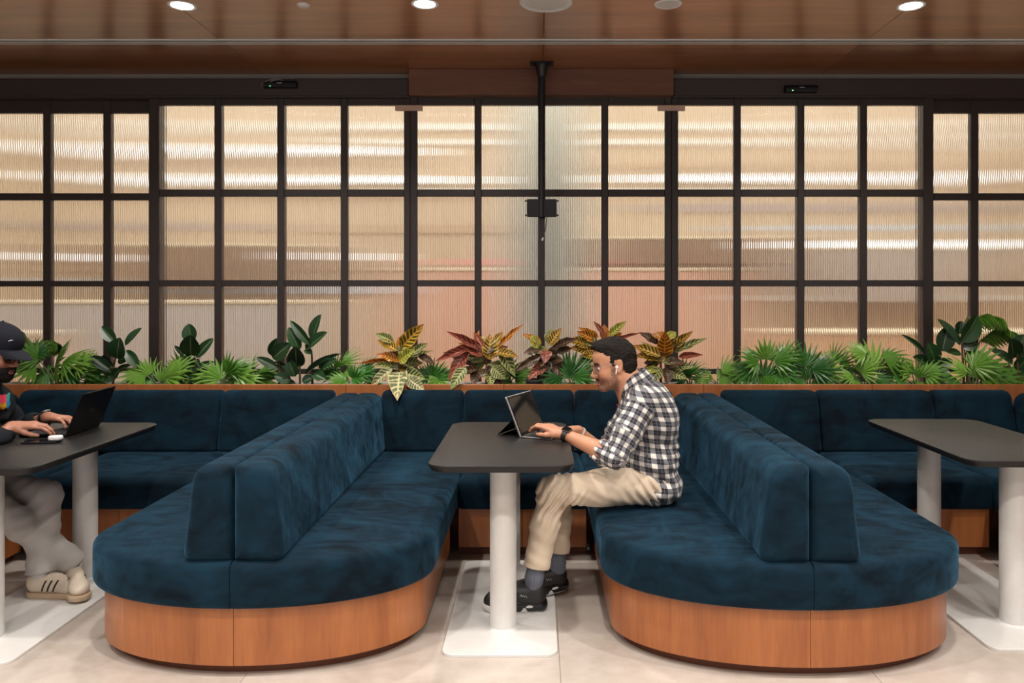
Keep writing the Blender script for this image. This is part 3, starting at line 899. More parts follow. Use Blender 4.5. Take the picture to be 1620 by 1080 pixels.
        me.loops.add(F.size); me.loops.foreach_set('vertex_index', F.astype(np.int32).ravel())
        me.polygons.add(len(F)); me.polygons.foreach_set('loop_start', np.arange(0, F.size, 4, dtype=np.int32))
        me.update(calc_edges=True); me.validate()
        me.shade_smooth()
        if mat: me.materials.append(MAT[mat] if isinstance(mat, str) else mat)
        return me

def surf_hit(sdf, px, py, y0, y1, disp=None):
    """first point of an sdf along the line of sight through a photo pixel"""
    ys = np.linspace(y0, y1, 400)
    pts = np.stack([(px - VX) / FPX * ys, ys, CAM_H - (py - VY) / FPX * ys], 1)
    d = sdf.ev(pts, 0.3)
    i = np.nonzero(d < 0)[0]
    return Vector(pts[i[0]]) if len(i) else Vector(pts[-1])

def vco(me):
    a = np.empty(len(me.vertices) * 3, np.float32); me.vertices.foreach_get('co', a)
    return a.reshape(-1, 3).astype(float)
def vcol(me, cols):
    at = me.color_attributes.new('Col', 'FLOAT_COLOR', 'POINT')
    c = np.ones((len(cols), 4), np.float32); c[:, :3] = cols
    at.data.foreach_set('color', c.ravel())
def vuv(me, uv):
    at = me.attributes.new('cloth_uv', 'FLOAT_VECTOR', 'POINT')
    c = np.zeros((len(uv), 3), np.float32); c[:, :uv.shape[1]] = uv
    at.data.foreach_set('vector', c.ravel())
def wob(p, f, seed=0.0):
    """cheap smooth pseudo-noise in -1..1"""
    x, y, z = p[:, 0] * f, p[:, 1] * f, p[:, 2] * f
    return (np.sin(x * 1.3 + 2.1 * np.sin(y * 0.9 + seed) + z * 0.7) + np.sin(y * 1.7 + 1.7 * np.sin(z * 1.1 + seed * 2) - x * 0.6) + np.sin(z * 1.5 + 1.9 * np.sin(x * 0.8 - seed))) / 3
def sstep(a, b, x):
    t = np.clip((x - a) / (b - a), 0, 1); return t * t * (3 - 2 * t)

# ---------------------------------------------------------------- people materials
def skin_mat(name):
    t = NT(name)
    a = t.n('ShaderNodeVertexColor', layer_name='Col')
    n = t.noise(t.wcoord(), 160, 3)
    t.bump(n, 0.08, 0.002)
    MAT[name] = t.set(a.outputs[0], 0.48, Subsurface_Weight=0.10, Subsurface_Radius=(0.012, 0.004, 0.002), Subsurface_Scale=0.3)
skin_mat('skin')
def hair_mat(name, c0, c1):
    t = NT(name)
    n = t.noise(t.wcoord((1, 1.6, 0.5)), 140, 4, 0.7)
    t.bump(n, 0.7, 0.006)
    MAT[name] = t.set(t.mix(n, c0, c1), 0.6, Specular_IOR_Level=0.2)
hair_mat('hair', (0.004, 0.0035, 0.0035), (0.020, 0.015, 0.013))
def plaid():
    t = NT('plaid')
    at = t.n('ShaderNodeAttribute', attribute_name='cloth_uv')
    sp = t.n('ShaderNodeSeparateXYZ'); t.l(at.outputs['Vector'], sp.inputs[0])
    per = 0.0445
    def stripe(sock):
        f = t.math('FRACT', t.math('DIVIDE', sock, per))
        band = t.math('MULTIPLY', t.math('GREATER_THAN', f, 0.02), t.math('LESS_THAN', f, 0.58))
        thin = t.math('LESS_THAN', t.math('ABSOLUTE', t.math('SUBTRACT', f, 0.285)), 0.022)
        return band, thin
    b1, t1 = stripe(sp.outputs[0]); b2, t2 = stripe(sp.outputs[1])
    c1 = t.mix(b1, (0.80, 0.755, 0.68), (0.185, 0.185, 0.205))
    c2 = t.mix(b1, (0.185, 0.185, 0.205), (0.010, 0.011, 0.020))
    c = t.mix(b2, c1, c2)
    th = t.math('MULTIPLY', t.math('MAXIMUM', t1, t2), t.math('MULTIPLY', b1, b2))
    c = t.mix(t.math('MULTIPLY', th, 0.55), c, (0.25, 0.25, 0.28))
    w = t.noise(t.wcoord(), 40, 3); t.bump(w, 0.25, 0.004)
    MAT['plaid'] = t.set(c, 0.8, Sheen_Weight=0.15)
plaid()
def cloth(name, c, c2, rough=0.85, sheen=0.1):
    t = NT(name)
    n = t.noise(t.wcoord(), 14, 4, 0.6); f = t.noise(t.wcoord(), 300, 2)
    t.bump(t.math('ADD', n, t.math('MULTIPLY', f, 0.3)), 0.2, 0.004)
    MAT[name] = t.set(t.mix(n, c, c2), rough, Sheen_Weight=sheen, Specular_IOR_Level=0.25)
cloth('khaki', (0.64, 0.52, 0.39), (0.76, 0.64, 0.50))
cloth('grey_denim', (0.36, 0.345, 0.335), (0.47, 0.455, 0.44))
cloth('navy_sweat', (0.006, 0.007, 0.011), (0.011, 0.013, 0.019), 0.9, 0.0)
cloth('cap_cloth', (0.009, 0.010, 0.016), (0.015, 0.017, 0.026), 0.9, 0.0)
def sock_mat():
    t = NT('sock')
    w = t.n('ShaderNodeTexWave', wave_type='BANDS', bands_direction='X'); w.inputs['Scale'].default_value = 60
    t.l(t.coord('Object'), w.inputs[0])
    t.bump(w.outputs['Fac'], 0.5, 0.003)
    MAT['sock'] = t.set(t.mix(w.outputs['Fac'], (0.10, 0.115, 0.15), (0.19, 0.21, 0.26)), 0.9)
sock_mat()
simple('shoe_black', (0.012, 0.012, 0.013), 0.5)
simple('shoe_black_gloss', (0.006, 0.006, 0.007), 0.08)
simple('shoe_white_sole', (0.62, 0.60, 0.60), 0.5)
simple('shoe_cream', (0.66, 0.57, 0.46), 0.55)
simple('shoe_tan_sole', (0.50, 0.37, 0.25), 0.6)
simple('eye_white', (0.75, 0.72, 0.70), 0.15)
simple('iris', (0.03, 0.016, 0.01), 0.1)
simple('steel', (0.42, 0.40, 0.37), 0.25, 0.9)
simple('earbud_white', (0.85, 0.85, 0.85), 0.2)
simple('strap_black', (0.018, 0.019, 0.021), 0.5)
simple('screen_black', (0.006, 0.007, 0.009), 0.06)
simple('key_black', (0.020, 0.020, 0.022), 0.55)
simple('logo_red', (0.72, 0.04, 0.09), 0.6); simple('logo_teal', (0.0, 0.40, 0.38), 0.6)
simple('logo_yellow', (0.85, 0.42, 0.02), 0.6); simple('logo_blue', (0.01, 0.28, 0.62), 0.6)
simple('bracelet', (0.80, 0.78, 0.74), 0.4)

# ---------------------------------------------------------------- head (local: x forward, y left, z up, origin between the ears)
def head_sdf(long_face=1.0):
    h = SDF()
    h.ell((-0.014, 0, 0.036), (0.098, 0.075, 0.086), 0.02)
    h.ell((0.030, 0, -0.020), (0.060, 0.061, 0.092), 0.03)
    h.ell((0.050, 0, 0.045), (0.040, 0.054, 0.045), 0.03)
    for sg in (-1, 1):
        h.cone((-0.002, sg * 0.050, -0.058), (0.064, sg * 0.020, -0.101), 0.018, 0.015, 0.03)
        h.cone((0.079, sg * 0.012, 0.014), (0.063, sg * 0.046, 0.014), 0.011, 0.009, 0.014)
        h.ell((0.056, sg * 0.042, -0.030), (0.028, 0.022, 0.026), 0.025)
    h.ell((0.074, 0, -0.100), (0.017, 0.020, 0.015), 0.02)
    h.cone((0.086, 0, 0.004), (0.1085, 0, -0.036), 0.0075, 0.0105, 0.012)
    for sg in (-1, 1): h.ell((0.097, sg * 0.0115, -0.041), (0.011, 0.0085, 0.0085), 0.008)
    h.ell((0.083, 0, -0.062), (0.014, 0.026, 0.014), 0.012)
    h.ell((0.0925, 0, -0.0665), (0.0085, 0.020, 0.0058), 0.004)
    h.ell((0.0900, 0, -0.0790), (0.0090, 0.018, 0.0068), 0.004)
    h.box((0.1035, 0, -0.0725), (0.012, 0.021, 0.0013), 0.001, 0.004, op='-')
    for sg in (-1, 1):
        h.ell((0.088, sg * 0.032, -0.003), (0.016, 0.019, 0.012), 0.012, op='-')
        # ear: shell with a hollow
        rot = Matrix.Rotation(R(-12), 3, 'Y') @ Matrix.Rotation(R(sg * 18), 3, 'Z')
        h.ell((-0.014, sg * 0.079, -0.004), (0.019, 0.007, 0.033), 0.008, rot)
        h.ell((-0.010, sg * 0.087, 0.000), (0.011, 0.006, 0.020), 0.004, rot, op='-')
    h.cone((-0.022, 0, -0.045), (-0.055, 0, -0.165), 0.052, 0.057, 0.03)
    return h

def hairline(x):
    return np.interp(x, [-0.2, -0.060, -0.034, -0.030, 0.004, 0.010, 0.026, 0.032, 0.046, 0.062, 0.080, 0.12],
                     [-0.085, -0.075, -0.050, 0.026, 0.030, -0.046, -0.040, 0.012, 0.040, 0.072, 0.088, 0.10])
def hair_sdf():
    h = SDF()
    h.ell((-0.018, 0, 0.036), (0.0995, 0.0785, 0.090), 0.02)
    h.ell((-0.055, 0, -0.020), (0.050, 0.062, 0.055), 0.03)
    h.ell((0.012, 0, 0.092), (0.078, 0.060, 0.040), 0.03)
    h.ell((0.050, 0, 0.098), (0.040, 0.048, 0.026), 0.02)
    h.func((0, 0, 0.0), 0.3, lambda p: wob(p * np.array([0.5, 1.2, 1.0]), 260, 1.0) * 0.0022 + wob(p, 80, 3.0) * 0.0026, 'd')
    h.func((0, 0, 0.0), 0.3, lambda p: (p[:, 2] - hairline(p[:, 0])) * 0.75, '-')
    return h

def hand_sdf(curl, spread=1.0, thumb_in=0.0):
    """left hand, local: x to the fingertips, z back of hand, +y thumb side; wrist at origin.  returns sdf + fingertip frames"""
    h = SDF()
    h.ell((0.004, 0, 0), (0.034, 0.027, 0.019), 0.02)
    bases = [(0.088, 0.030, 0.004), (0.092, 0.009, 0.007), (0.088, -0.012, 0.005), (0.080, -0.031, 0.0)]
    lens = [(0.044, 0.026, 0.021), (0.047, 0.030, 0.022), (0.044, 0.028, 0.021), (0.034, 0.021, 0.019)]
    for i, (b, ln) in enumerate(zip(bases, lens)):
        h.cone((0.015, b[1] * 0.55, 0), b, 0.0155, 0.0115, 0.014)
        yaw = b[1] * 2.2 * spread
        a = 0.0; p = Vector(b); rad = [0.0095, 0.0086, 0.0078, 0.0068] if i < 3 else [0.0082, 0.0074, 0.0067, 0.006]
        pts = [p.copy()]
        for j in range(3):
            a += curl[i][j]
            d = Vector((math.cos(a) * math.cos(yaw), math.cos(a) * math.sin(yaw), -math.sin(a)))
            p = p + d * ln[j]; pts.append(p.copy())
        h.chain(pts, rad, 0.004)
    tb = Vector((0.028, 0.026, -0.008))
    t1 = tb + Vector((0.034, 0.026 - thumb_in * 0.02, -0.012)); t2 = t1 + Vector((0.028, 0.006 - thumb_in * 0.01, -0.010)); t3 = t2 + Vector((0.022, -0.002, -0.006))
    h.cone((0.012, 0.010, -0.004), tb, 0.018, 0.017, 0.014)
    h.chain([tb, t1, t2, t3], [0.0165, 0.012, 0.0105, 0.0082], 0.006)
    return h

def frame(origin, fwd, up, mirror=False):
    f = Vector(fwd).normalized(); u = Vector(up); u = (u - f * u.dot(f)).normalized()
    l = u.cross(f)
    if mirror: l = -l
    m = Matrix((f, l, u)).transposed().to_4x4(); m.translation = Vector(origin); return m

def head_colors(co, Mh, base, beard, lip, brow=(0.012, 0.009, 0.008), nail=None):
    inv = np.array(Mh.inverted()); q = co @ inv[:3, :3].T + inv[:3, 3]
    c = np.tile(np.array(base), (len(co), 1))
    blot = wob(co, 60, 2.0)[:, None] * 0.05 + 1
    c = c * blot
    x, y, z = q[:, 0], np.abs(q[:, 1]), q[:, 2]
    near = (np.abs(q) < 0.16).all(1)
    red = near * sstep(0.03, 0.0, np.abs(z + 0.035)) * sstep(0.05, 0.08, x)
    c = c * (1 - 0.18 * red[:, None]) + np.array((0.45, 0.16, 0.10)) * 0.18 * red[:, None]
    # stubble along jaw, chin and sideburn
    st = near * sstep(-0.040, -0.066, z - 0.012 * (x < 0.02)) * sstep(-0.010, 0.010, x) * sstep(-0.145, -0.118, z)
    st = np.maximum(st, near * sstep(0.034, 0.020, x) * sstep(0.0, 0.010, x) * sstep(0.02, -0.02, z) * sstep(-0.14, -0.11, z))
    st = np.clip(st * beard[1] * (0.75 + 0.25 * wob(co, 300, 1)), 0, 1)[:, None]
    c = c * (1 - st) + np.array(beard[0]) * st
    mo = near * sstep(0.0095, 0.006, np.abs(z + 0.0545 + 0.18 * np.maximum(y - 0.008, 0))) * (x > 0.07) * sstep(0.030, 0.025, y)
    mo = (mo * beard[2])[:, None]
    c = c * (1 - mo) + np.array(brow) * mo
    lp = near * sstep(0.0135, 0.0105, np.abs(z + 0.0728)) * (x > 0.0845) * sstep(0.023, 0.019, y)
    lp = lp[:, None]; c = c * (1 - lp) + np.array(lip) * lp
    br = near * sstep(0.0085, 0.0055, np.abs(z - 0.021 + 2.0 * (y - 0.03) ** 2 * 6)) * (x > 0.05) * sstep(0.008, 0.013, y) * sstep(0.056, 0.048, y)
    br = (br * 0.9)[:, None]; c = c * (1 - br) + np.array(brow) * br
    return np.clip(c, 0, 1)

def add_eyes(Mh, parent, loc):
    for sg in (-1, 1):
        c = Mh @ Vector((0.0735, sg * 0.031, -0.003)) - Vector(loc)
        e = MB().ball(c, 0.0118, 18, 12).build('eye', 'eye_white', parent)
        f = (Mh.to_3x3() @ Vector((0.93, sg * 0.06, -0.34))).normalized()
        MB().ball(c + f * 0.0072, 0.0062, 14, 10).build('iris', 'iris', e)
    # lids come from the brow and socket of the head itself

def add_glasses(Mh, parent, loc, mat, rim, lens_w, lens_h):
    off = Vector(loc)
    def W(p): return Mh @ Vector(p) - off
    g = MB()
    for sg in (-1, 1):
        ring = []
        for k in range(29):
            a = 2 * math.pi * k / 28
            ca, sa = math.cos(a), math.sin(a)
            e = 0.62
            yy = sg * 0.034 + lens_w * math.copysign(abs(ca) ** e, ca); zz = -0.006 + lens_h * math.copysign(abs(sa) ** e, sa)
            ring.append(W((0.104 - 2.6 * (abs(yy) - 0.01) ** 2 * 2.0, yy, zz)))
        g.tube(ring, rim, 6)
        g.tube([W((0.097, sg * (0.033 + lens_w), 0.006)), W((0.086, sg * 0.071, 0.008)), W((0.03, sg * 0.0755, 0.012)), W((-0.006, sg * 0.080, 0.014)), W((-0.026, sg * 0.079, 0.002))], rim * 0.95, 6)
    g.tube([W((0.1045, -0.013, 0.0)), W((0.1075, 0, 0.003)), W((0.1045, 0.013, 0.0))], rim, 6)
    fr = g.build('glasses', mat, parent)
    t = MAT.get('lens')
    if t is None:
        n = NT('lens'); MAT['lens'] = n.set((1, 1, 1), 0.02, Transmission_Weight=1.0, IOR=1.06)
    for sg in (-1, 1):
        b = MB(); r0 = []; r1 = []
        for k in range(24):
            a = 2 * math.pi * k / 24; ca, sa = math.cos(a), math.sin(a); e = 0.62
            yy = sg * 0.034 + lens_w * math.copysign(abs(ca) ** e, ca); zz = -0.006 + lens_h * math.copysign(abs(sa) ** e, sa)
            xx = 0.104 - 5.2 * (abs(yy) - 0.01) ** 2
            r0.append(tuple(W((xx - 0.0006, yy, zz)))); r1.append(tuple(W((xx + 0.0006, yy, zz))))
        b.loft([r0, r1]).build('lens', 'lens', fr, smooth=False)

def band_on(a, b, r, width, thick, n=28, sq=1.0):
    """watch strap ring: axis a->b"""
    a = Vector(a); d = (Vector(b) - a).normalized()
    u = d.cross(Vector((0, 0, 1))).normalized(); v = u.cross(d)
    rings = []
    for rr, o in ((r, -width / 2), (r + thick, -width / 2), (r + thick, width / 2), (r, width / 2), (r, -width / 2)):
        rings.append([tuple(a + d * o + (u * math.cos(2 * math.pi * k / n) * sq + v * math.sin(2 * math.pi * k / n)) * rr) for k in range(n)])
    return MB().loft(rings, False, False)

# ---------------------------------------------------------------- shoes
def shoe(kind, M, parent, loc, name='shoe'):
    """local: x to the toe (heel at 0), z up from the ground, length ~0.29"""
    off = Vector(loc)
    Mi = Matrix.Translation(-off) @ M
    up = SDF()
    if kind == 'runner':
        up.cone((0.045, 0, 0.055), (0.235, 0, 0.050), 0.040, 0.034, 0.02)
        up.ell((0.045, 0, 0.082), (0.046, 0.040, 0.050), 0.02)
        up.ell((0.115, 0, 0.084), (0.065, 0.033, 0.032), 0.03)
        up.ell((0.225, 0.004, 0.045), (0.058, 0.043, 0.034), 0.03)
        up.box((0.15, 0, -0.02), (0.25, 0.1, 0.05), 0.002, 0.004, op='-')
        o = SDF().place(up, Mi).mesh('shoe', 0.003, 'shoe_black'); ob = link(name, o, parent)
        sl = SDF()
        sl.cone((0.040, 0, 0.026), (0.10, 0, 0.026), 0.0405, 0.041, 0.01); sl.cone((0.1, 0, 0.024), (0.225, 0.003, 0.024), 0.041, 0.043, 0.01); sl.ell((0.245, 0.003, 0.026), (0.046, 0.040, 0.03), 0.02)
        sl.box((0.15, 0, 0.095), (0.3, 0.1, 0.058), 0.002, 0.003, op='-'); sl.box((0.15, 0, -0.05), (0.3, 0.1, 0.05), 0.001, 0.003, op='-')
        so = SDF().place(sl, Mi).mesh('sole', 0.003, 'shoe_white_sole'); link('sole', so, ob)
        hb = SDF().cone((0.035, 0, 0.028), (0.165, 0, 0.026), 0.0425, 0.0445, 0.01)
        hb.box((0.1, 0, -0.045), (0.3, 0.1, 0.05), 0.001, 0.003, op='-'); hb.ell((0.075, 0, 0.03), (0.02, 0.06, 0.006), 0.004, op='-')
        link('air_cushion', SDF().place(hb, Mi).mesh('air_cushion', 0.003, 'shoe_black_gloss'), ob)
        pts = [Mi @ Vector(p) for p in ((0.006, 0, 0.105), (-0.004, 0, 0.125), (0.002, 0, 0.138), (0.012, 0, 0.128), (0.012, 0, 0.108))]
        MB().tube(pts, 0.0035, 8).build('pull_tab', 'shoe_black', ob)
        for sg in (-1, 1):
            pts = [Mi @ Vector((0.095 + 0.03 * k / 3, sg * (0.0395 - 0.001 * k), 0.078 + 0.007 * k / 3)) for k in range(4)]
            b = MB()
            for dx, dz, L in ((0, 0, 0.010), (0.011, 0.002, 0.010), (0.022, 0.0045, 0.010)):
                b.tube([Mi @ Vector((0.088 + dx, sg * 0.0395, 0.070 + dz)), Mi @ Vector((0.088 + dx + L * 0.6, sg * 0.0385, 0.079 + dz)), Mi @ Vector((0.088 + dx + L, sg * 0.0385, 0.072 + dz))], 0.0013, 5)
            b.build('side_logo', 'shoe_white_sole', ob)
    else:
        up.cone((0.045, 0, 0.058), (0.20, 0, 0.050), 0.041, 0.036, 0.02)
        up.ell((0.042, 0, 0.078), (0.042, 0.037, 0.042), 0.02)
        up.ell((0.125, 0, 0.078), (0.065, 0.034, 0.034), 0.03)
        up.ell((0.222, 0, 0.048), (0.062, 0.045, 0.034), 0.02)
        up.box((0.15, 0, -0.025), (0.25, 0.1, 0.05), 0.002, 0.004, op='-')
        o = SDF().place(up, Mi).mesh('shoe', 0.003, 'shoe_cream'); ob = link(name, o, parent)
        sl = SDF()
        sl.cone((0.042, 0, 0.02), (0.11, 0, 0.02), 0.0435, 0.042, 0.01); sl.cone((0.11, 0, 0.02), (0.23, 0, 0.02), 0.042, 0.047, 0.01); sl.ell((0.24, 0, 0.02), (0.049, 0.045, 0.04), 0.02)
        sl.box((0.15, 0, 0.078), (0.3, 0.1, 0.050), 0.002, 0.003, op='-'); sl.box((0.15, 0, -0.05), (0.3, 0.1, 0.05), 0.001, 0.003, op='-')
        link('sole', SDF().place(sl, Mi).mesh('sole', 0.003, 'shoe_tan_sole'), ob)
        for sg in (-1, 1):
            for k in range(3):
                x0 = 0.088 + 0.027 * k
                st = SDF(); st.p = list(up.p)
                st.func((0.13, 0, 0.05), 0.3, lambda p: np.full(len(p), -0.0018), 'd')
                st.func((0.13, 0, 0.05), 0.3, (lambda x0: lambda p: -(np.maximum(np.abs(p[:, 0] - x0 - 0.45 * (p[:, 2] - 0.03)) - 0.0055, np.abs(p[:, 2] - 0.062) - 0.028)))(x0), '-')
                st.func((0.13, 0, 0.05), 0.3, (lambda sg: lambda p: sg * -p[:, 1] + 0.012)(sg), '-')
                link('stripe', SDF().place(st, Mi).mesh('stripe', 0.0028, 'shoe_black'), ob)
        for k in range(5):
            x = 0.115 + 0.017 * k; z = 0.111 - 0.0065 * k
            pts = [Mi @ Vector((x + 0.006 * math.sin(a * 0), 0.026 * math.sin(a), z - 0.010 * (1 - math.cos(a)) * 1.6)) for a in (-1.2, -0.6, 0, 0.6, 1.2)]
            MB().tube(pts, 0.0032, 6).build('lace', 'white_plastic', ob)
    return ob

# ================================================================ MAN IN THE CHECKED SHIRT
def man_checked():
    Yc = 3.80
    loc = P(1040, 800, Yc); loc = Vector((loc.x, Yc, SEAT_Z))
    root = thing('person', 'man in a black and white checked shirt and khaki trousers typing', 'person', loc)
    hip_c = P(1038, 764, Yc); 
    nh, fh = P(1024, 768, 3.70), P(1024, 764, 3.90)
    nk, fk = P(873, 776, 3.62), P(885, 772, 3.88)
    na, fa = P(845, 914, 3.60), P(881, 898, 3.80)
    sh_n, sh_f = P(1015, 640, 3.635), P(1008, 632, 3.965)
    el_n, el_f = P(972, 722, 3.545), P(958, 722, 4.00)
    wr_n, wr_f = P(893, 687, 3.70), P(915, 682, 3.95)
    neck = P(1000, 610, Yc); chest = P(1022, 660, Yc); belly = P(1026, 722, Yc)
    # head, looking down a little towards the screen
    Mh = frame(P(971, 577, 3.80), (-0.985, -0.06, -0.16), (-0.16, 0, 1))
    lean = Matrix.Rotation(R(-14), 3, 'Y')
    # hands
    cn = [(R(12), R(30), R(22)), (R(16), R(34), R(24)), (R(20), R(38), R(26)), (R(24), R(36), R(24))]
    cf = [(R(2), R(42), R(30)), (R(6), R(44), R(30)), (R(12), R(44), R(30)), (R(18), R(40), R(26))]
    tip_n = P(852, 677, 3.79)
    Mn = frame(wr_n + Vector((-0.012, 0.006, 0.0)), (tip_n - wr_n) + Vector((0, 0, 0.030)), (0.10, -0.22, 1.0))
    Mf = frame(wr_f + Vector((-0.012, -0.004, 0.006)), (-1.0, -0.42, 0.05), (0.05, 0.12, 1.0), True)
    body = SDF()
    body.place(head_sdf(), Mh)
    body.cone(neck + Vector((0.0, 0, 0.02)), chest, 0.058, 0.09, 0.05)
    body.ell(chest, (0.095, 0.165, 0.15), 0.05, lean)
    body.ell(belly, (0.105, 0.15, 0.12), 0.06)
    body.ell(hip_c, (0.11, 0.16, 0.10), 0.05)
    for s_, e_, w_ in ((sh_n, el_n, wr_n), (sh_f, el_f, wr_f)):
        body.cone(chest.lerp(s_, 0.6), s_, 0.06, 0.055, 0.05)
        body.chain([s_, e_], [0.050, 0.040], 0.02)
        m_ = e_.lerp(w_, 0.3)
        body.chain([e_, m_, w_], [0.039, 0.0405, 0.026], 0.015)
    for h_, k_, a_ in ((nh, nk, na), (fh, fk, fa)):
        body.chain([h_, k_], [0.075, 0.052], 0.03)
        body.chain([k_, k_.lerp(a_, 0.35), a_], [0.050, 0.050, 0.034], 0.02)
    body.place(hand_sdf(cn, 0.8, 0.6), Mn)
    body.place(hand_sdf(cf, 0.9, 0.3), Mf)
    me = body.mesh('body', 0.0033, 'skin')
    co = vco(me)
    col = head_colors(co, Mh, (0.56, 0.27, 0.16), ((0.085, 0.048, 0.036), 0.85, 1.0), (0.46, 0.15, 0.125))
    vcol(me, col)
    me.transform(Matrix.Translation(-loc))
    link('body', me, root)
    add_eyes(Mh, root, loc)
    hs = SDF().place(hair_sdf(), Mh)
    hm = hs.mesh('hair', 0.003, 'hair'); hm.transform(Matrix.Translation(-loc)); link('hair', hm, root)
    add_glasses(Mh, root, loc, 'steel', 0.0011, 0.025, 0.0185)
    for sg in (1, -1):
        b = MB()
        c = Mh @ Vector((0.000, sg * 0.0875, -0.004)) - loc; d = Mh @ Vector((0.009, sg * 0.089, -0.034)) - loc
        b.ball(c, (0.008, 0.007, 0.009), 14, 10); b.tube([c, c.lerp(d, 0.5), d], [0.0042, 0.0036, 0.0034], 10)
        b.build('earbud', 'earbud_white', root)
    # ---------------- shirt
    s = SDF()
    s.ell(P(1021, 655, Yc), (0.125, 0.190, 0.160), 0.06, lean)
    s.ell(P(1040, 655, Yc), (0.092, 0.165, 0.165), 0.06, lean)
    s.ell(P(1027, 725, Yc), (0.140, 0.180, 0.120), 0.07)
    s.ell(P(1036, 768, Yc), (0.128, 0.186, 0.085), 0.06)
    s.cone(sh_n + Vector((0.008, 0.02, 0.006)), sh_f + Vector((0.008, -0.02, 0.006)), 0.064, 0.064, 0.06)
    s.cone(P(1008, 616, Yc), P(1016, 640, Yc), 0.066, 0.085, 0.05)
    cuffs = []
    for s_, e_, w_ in ((sh_n, el_n, wr_n), (sh_f, el_f, wr_f)):
        c_ = e_.lerp(w_, 0.26)
        s.chain([s_, s_.lerp(e_, 0.55), e_], [0.068, 0.064, 0.056], 0.03)
        s.chain([e_, c_], [0.056, 0.054], 0.02)
        cuffs.append((e_, c_, w_))
    # hollow cuffs so that the forearm leaves a sleeve opening
    for e_, c_, w_ in cuffs:
        s.cone(c_.lerp(e_, 0.1), w_, 0.045, 0.045, 0.006, '-')
        d_ = (w_ - e_).normalized()
        R3 = frame(c_, d_, (0, 0, 1)).to_3x3()
        s.box(c_ + d_ * 0.060, (0.050, 0.062, 0.062), 0.002, 0.004, R3, '-')
    s.cone(P(1003, 606, Yc) + Vector((-0.012, 0, 0.03)), P(1010, 628, Yc), 0.070, 0.050, 0.02, '-')
    s.box(P(1036, 845, Yc), (0.3, 0.4, (845 - 793) / 329.0), 0.01, 0.02, Matrix.Rotation(R(-6), 3, 'Y'), '-')
    ax = (el_n - sh_n).normalized()
    def wr(p):
        d = wob(p, 26, 0.3) * 0.004 + wob(p, 55, 1.7) * 0.0018
        # pulled folds running from the shoulder over the side
        t = (p[:, 0] - 0.45) * 0.7 + (p[:, 2] - 0.8) * 0.9
        d += 0.0035 * np.sin(t * 120 + 3 * wob(p, 14, 2)) * sstep(0.88, 0.76, p[:, 2])
        return d
    sm = s.mesh('shirt', 0.0036, 'plaid', wr)
    co = vco(sm)
    # cloth coordinates: torso wraps round the spine, sleeves round the arm
    sx = np.interp(co[:, 2], [hip_c.z, belly.z, chest.z, neck.z], [hip_c.x, belly.x + 0.02, chest.x + 0.01, neck.x + 0.02])
    ang = np.arctan2(co[:, 1] - Yc, -(co[:, 0] - sx))
    rad = np.hypot(co[:, 1] - Yc, co[:, 0] - sx)
    uv = np.stack([ang * 0.135 + 0.012, co[:, 2] * 1.0 + 0.12 * (co[:, 0] - sx)], 1)
    def dist_to(a, b):
        a = np.array(a); b = np.array(b); ba = b - a
        h = np.clip(((co - a) @ ba) / (ba @ ba), 0, 1)
        return np.linalg.norm(co - a - h[:, None] * ba, axis=1), h * np.linalg.norm(ba)
    for s_, e_, w_ in ((sh_n, el_n, wr_n), (sh_f, el_f, wr_f)):
        c_ = e_.lerp(w_, 0.26)
        d1, h1 = dist_to(s_, e_); d2, h2 = dist_to(e_, c_)
        for dd, hh, (pa, pb), o_ in ((d1, h1, (s_, e_), 0.0), (d2, h2, (e_, c_), (e_ - s_).length)):
            Mx = np.array(frame(pa, pb - pa, (0, 0, 1)).inverted())
            q = co @ Mx[:3, :3].T + Mx[:3, 3]
            a_ = np.arctan2(q[:, 1], q[:, 2])
            side = (co[:, 1] < Yc) == (s_.y < Yc)
            other = d2 if dd is d1 else d1
            inarm = (dd < 0.074) & side & (dd <= other + 1e-6) & (hh > (0.012 if o_ == 0 else -1)) & (np.abs(co[:, 1] - Yc) > 0.125)
            uv[inarm] = np.stack([a_ * 0.063, q[:, 0] + o_], 1)[inarm]
    vuv(sm, uv)
    sm.transform(Matrix.Translation(-loc))
    shirt = link('shirt', sm, root)
    # collar: folded band round the neck, open at the front
    nb_ = P(999, 598, Yc)
    b = MB(); ri = []; axis = Vector((-0.42, 0, 0.9)).normalized(); ux = Vector((0.9, 0, 0.42)).normalized()
    for (r_, h_) in ((0.062, 0.030), (0.066, 0.037), (0.074, 0.034), (0.098, -0.022), (0.094, -0.026), (0.068, 0.016)):
        row = []
        for k in range(31):
            a = R(-152) + R(304) * k / 30      # open towards the face
            front = max(0.0, -math.cos(a))
            hh = h_ - 0.030 * front * (1 if h_ < 0 else 0.75)
            rr = r_ * (1 + 0.10 * front)
            p = nb_ + Vector((0.012, 0, -0.012)) + ux * rr * math.cos(a) + Vector((0, 1, 0)) * rr * 0.95 * math.sin(a) + axis * hh
            row.append(tuple(p - loc))
        ri.append(row)
    ri.append(ri[0]); b.loft(ri, False, False, False)
    cm = b.mesh('collar', 'plaid')
    co = vco(cm); rowi = np.repeat(np.arange(7), 31); coli = np.tile(np.arange(31), 7)
    vuv(cm, np.stack([coli * 0.0138, np.array([0.0, 0.008, 0.016, 0.072, 0.078, 0.125, 0.16])[rowi]], 1))
    link('collar', cm, shirt)
    MB().ball(surf_hit(s, 977, 641, 3.5, 3.9) - loc, (0.005, 0.004, 0.008), 10, 8).build('button', 'logo_red', shirt)
    # ---------------- trousers
    t = SDF()
    t.ell(P(1036, 766, Yc), (0.122, 0.170, 0.088), 0.04)
    hems = []
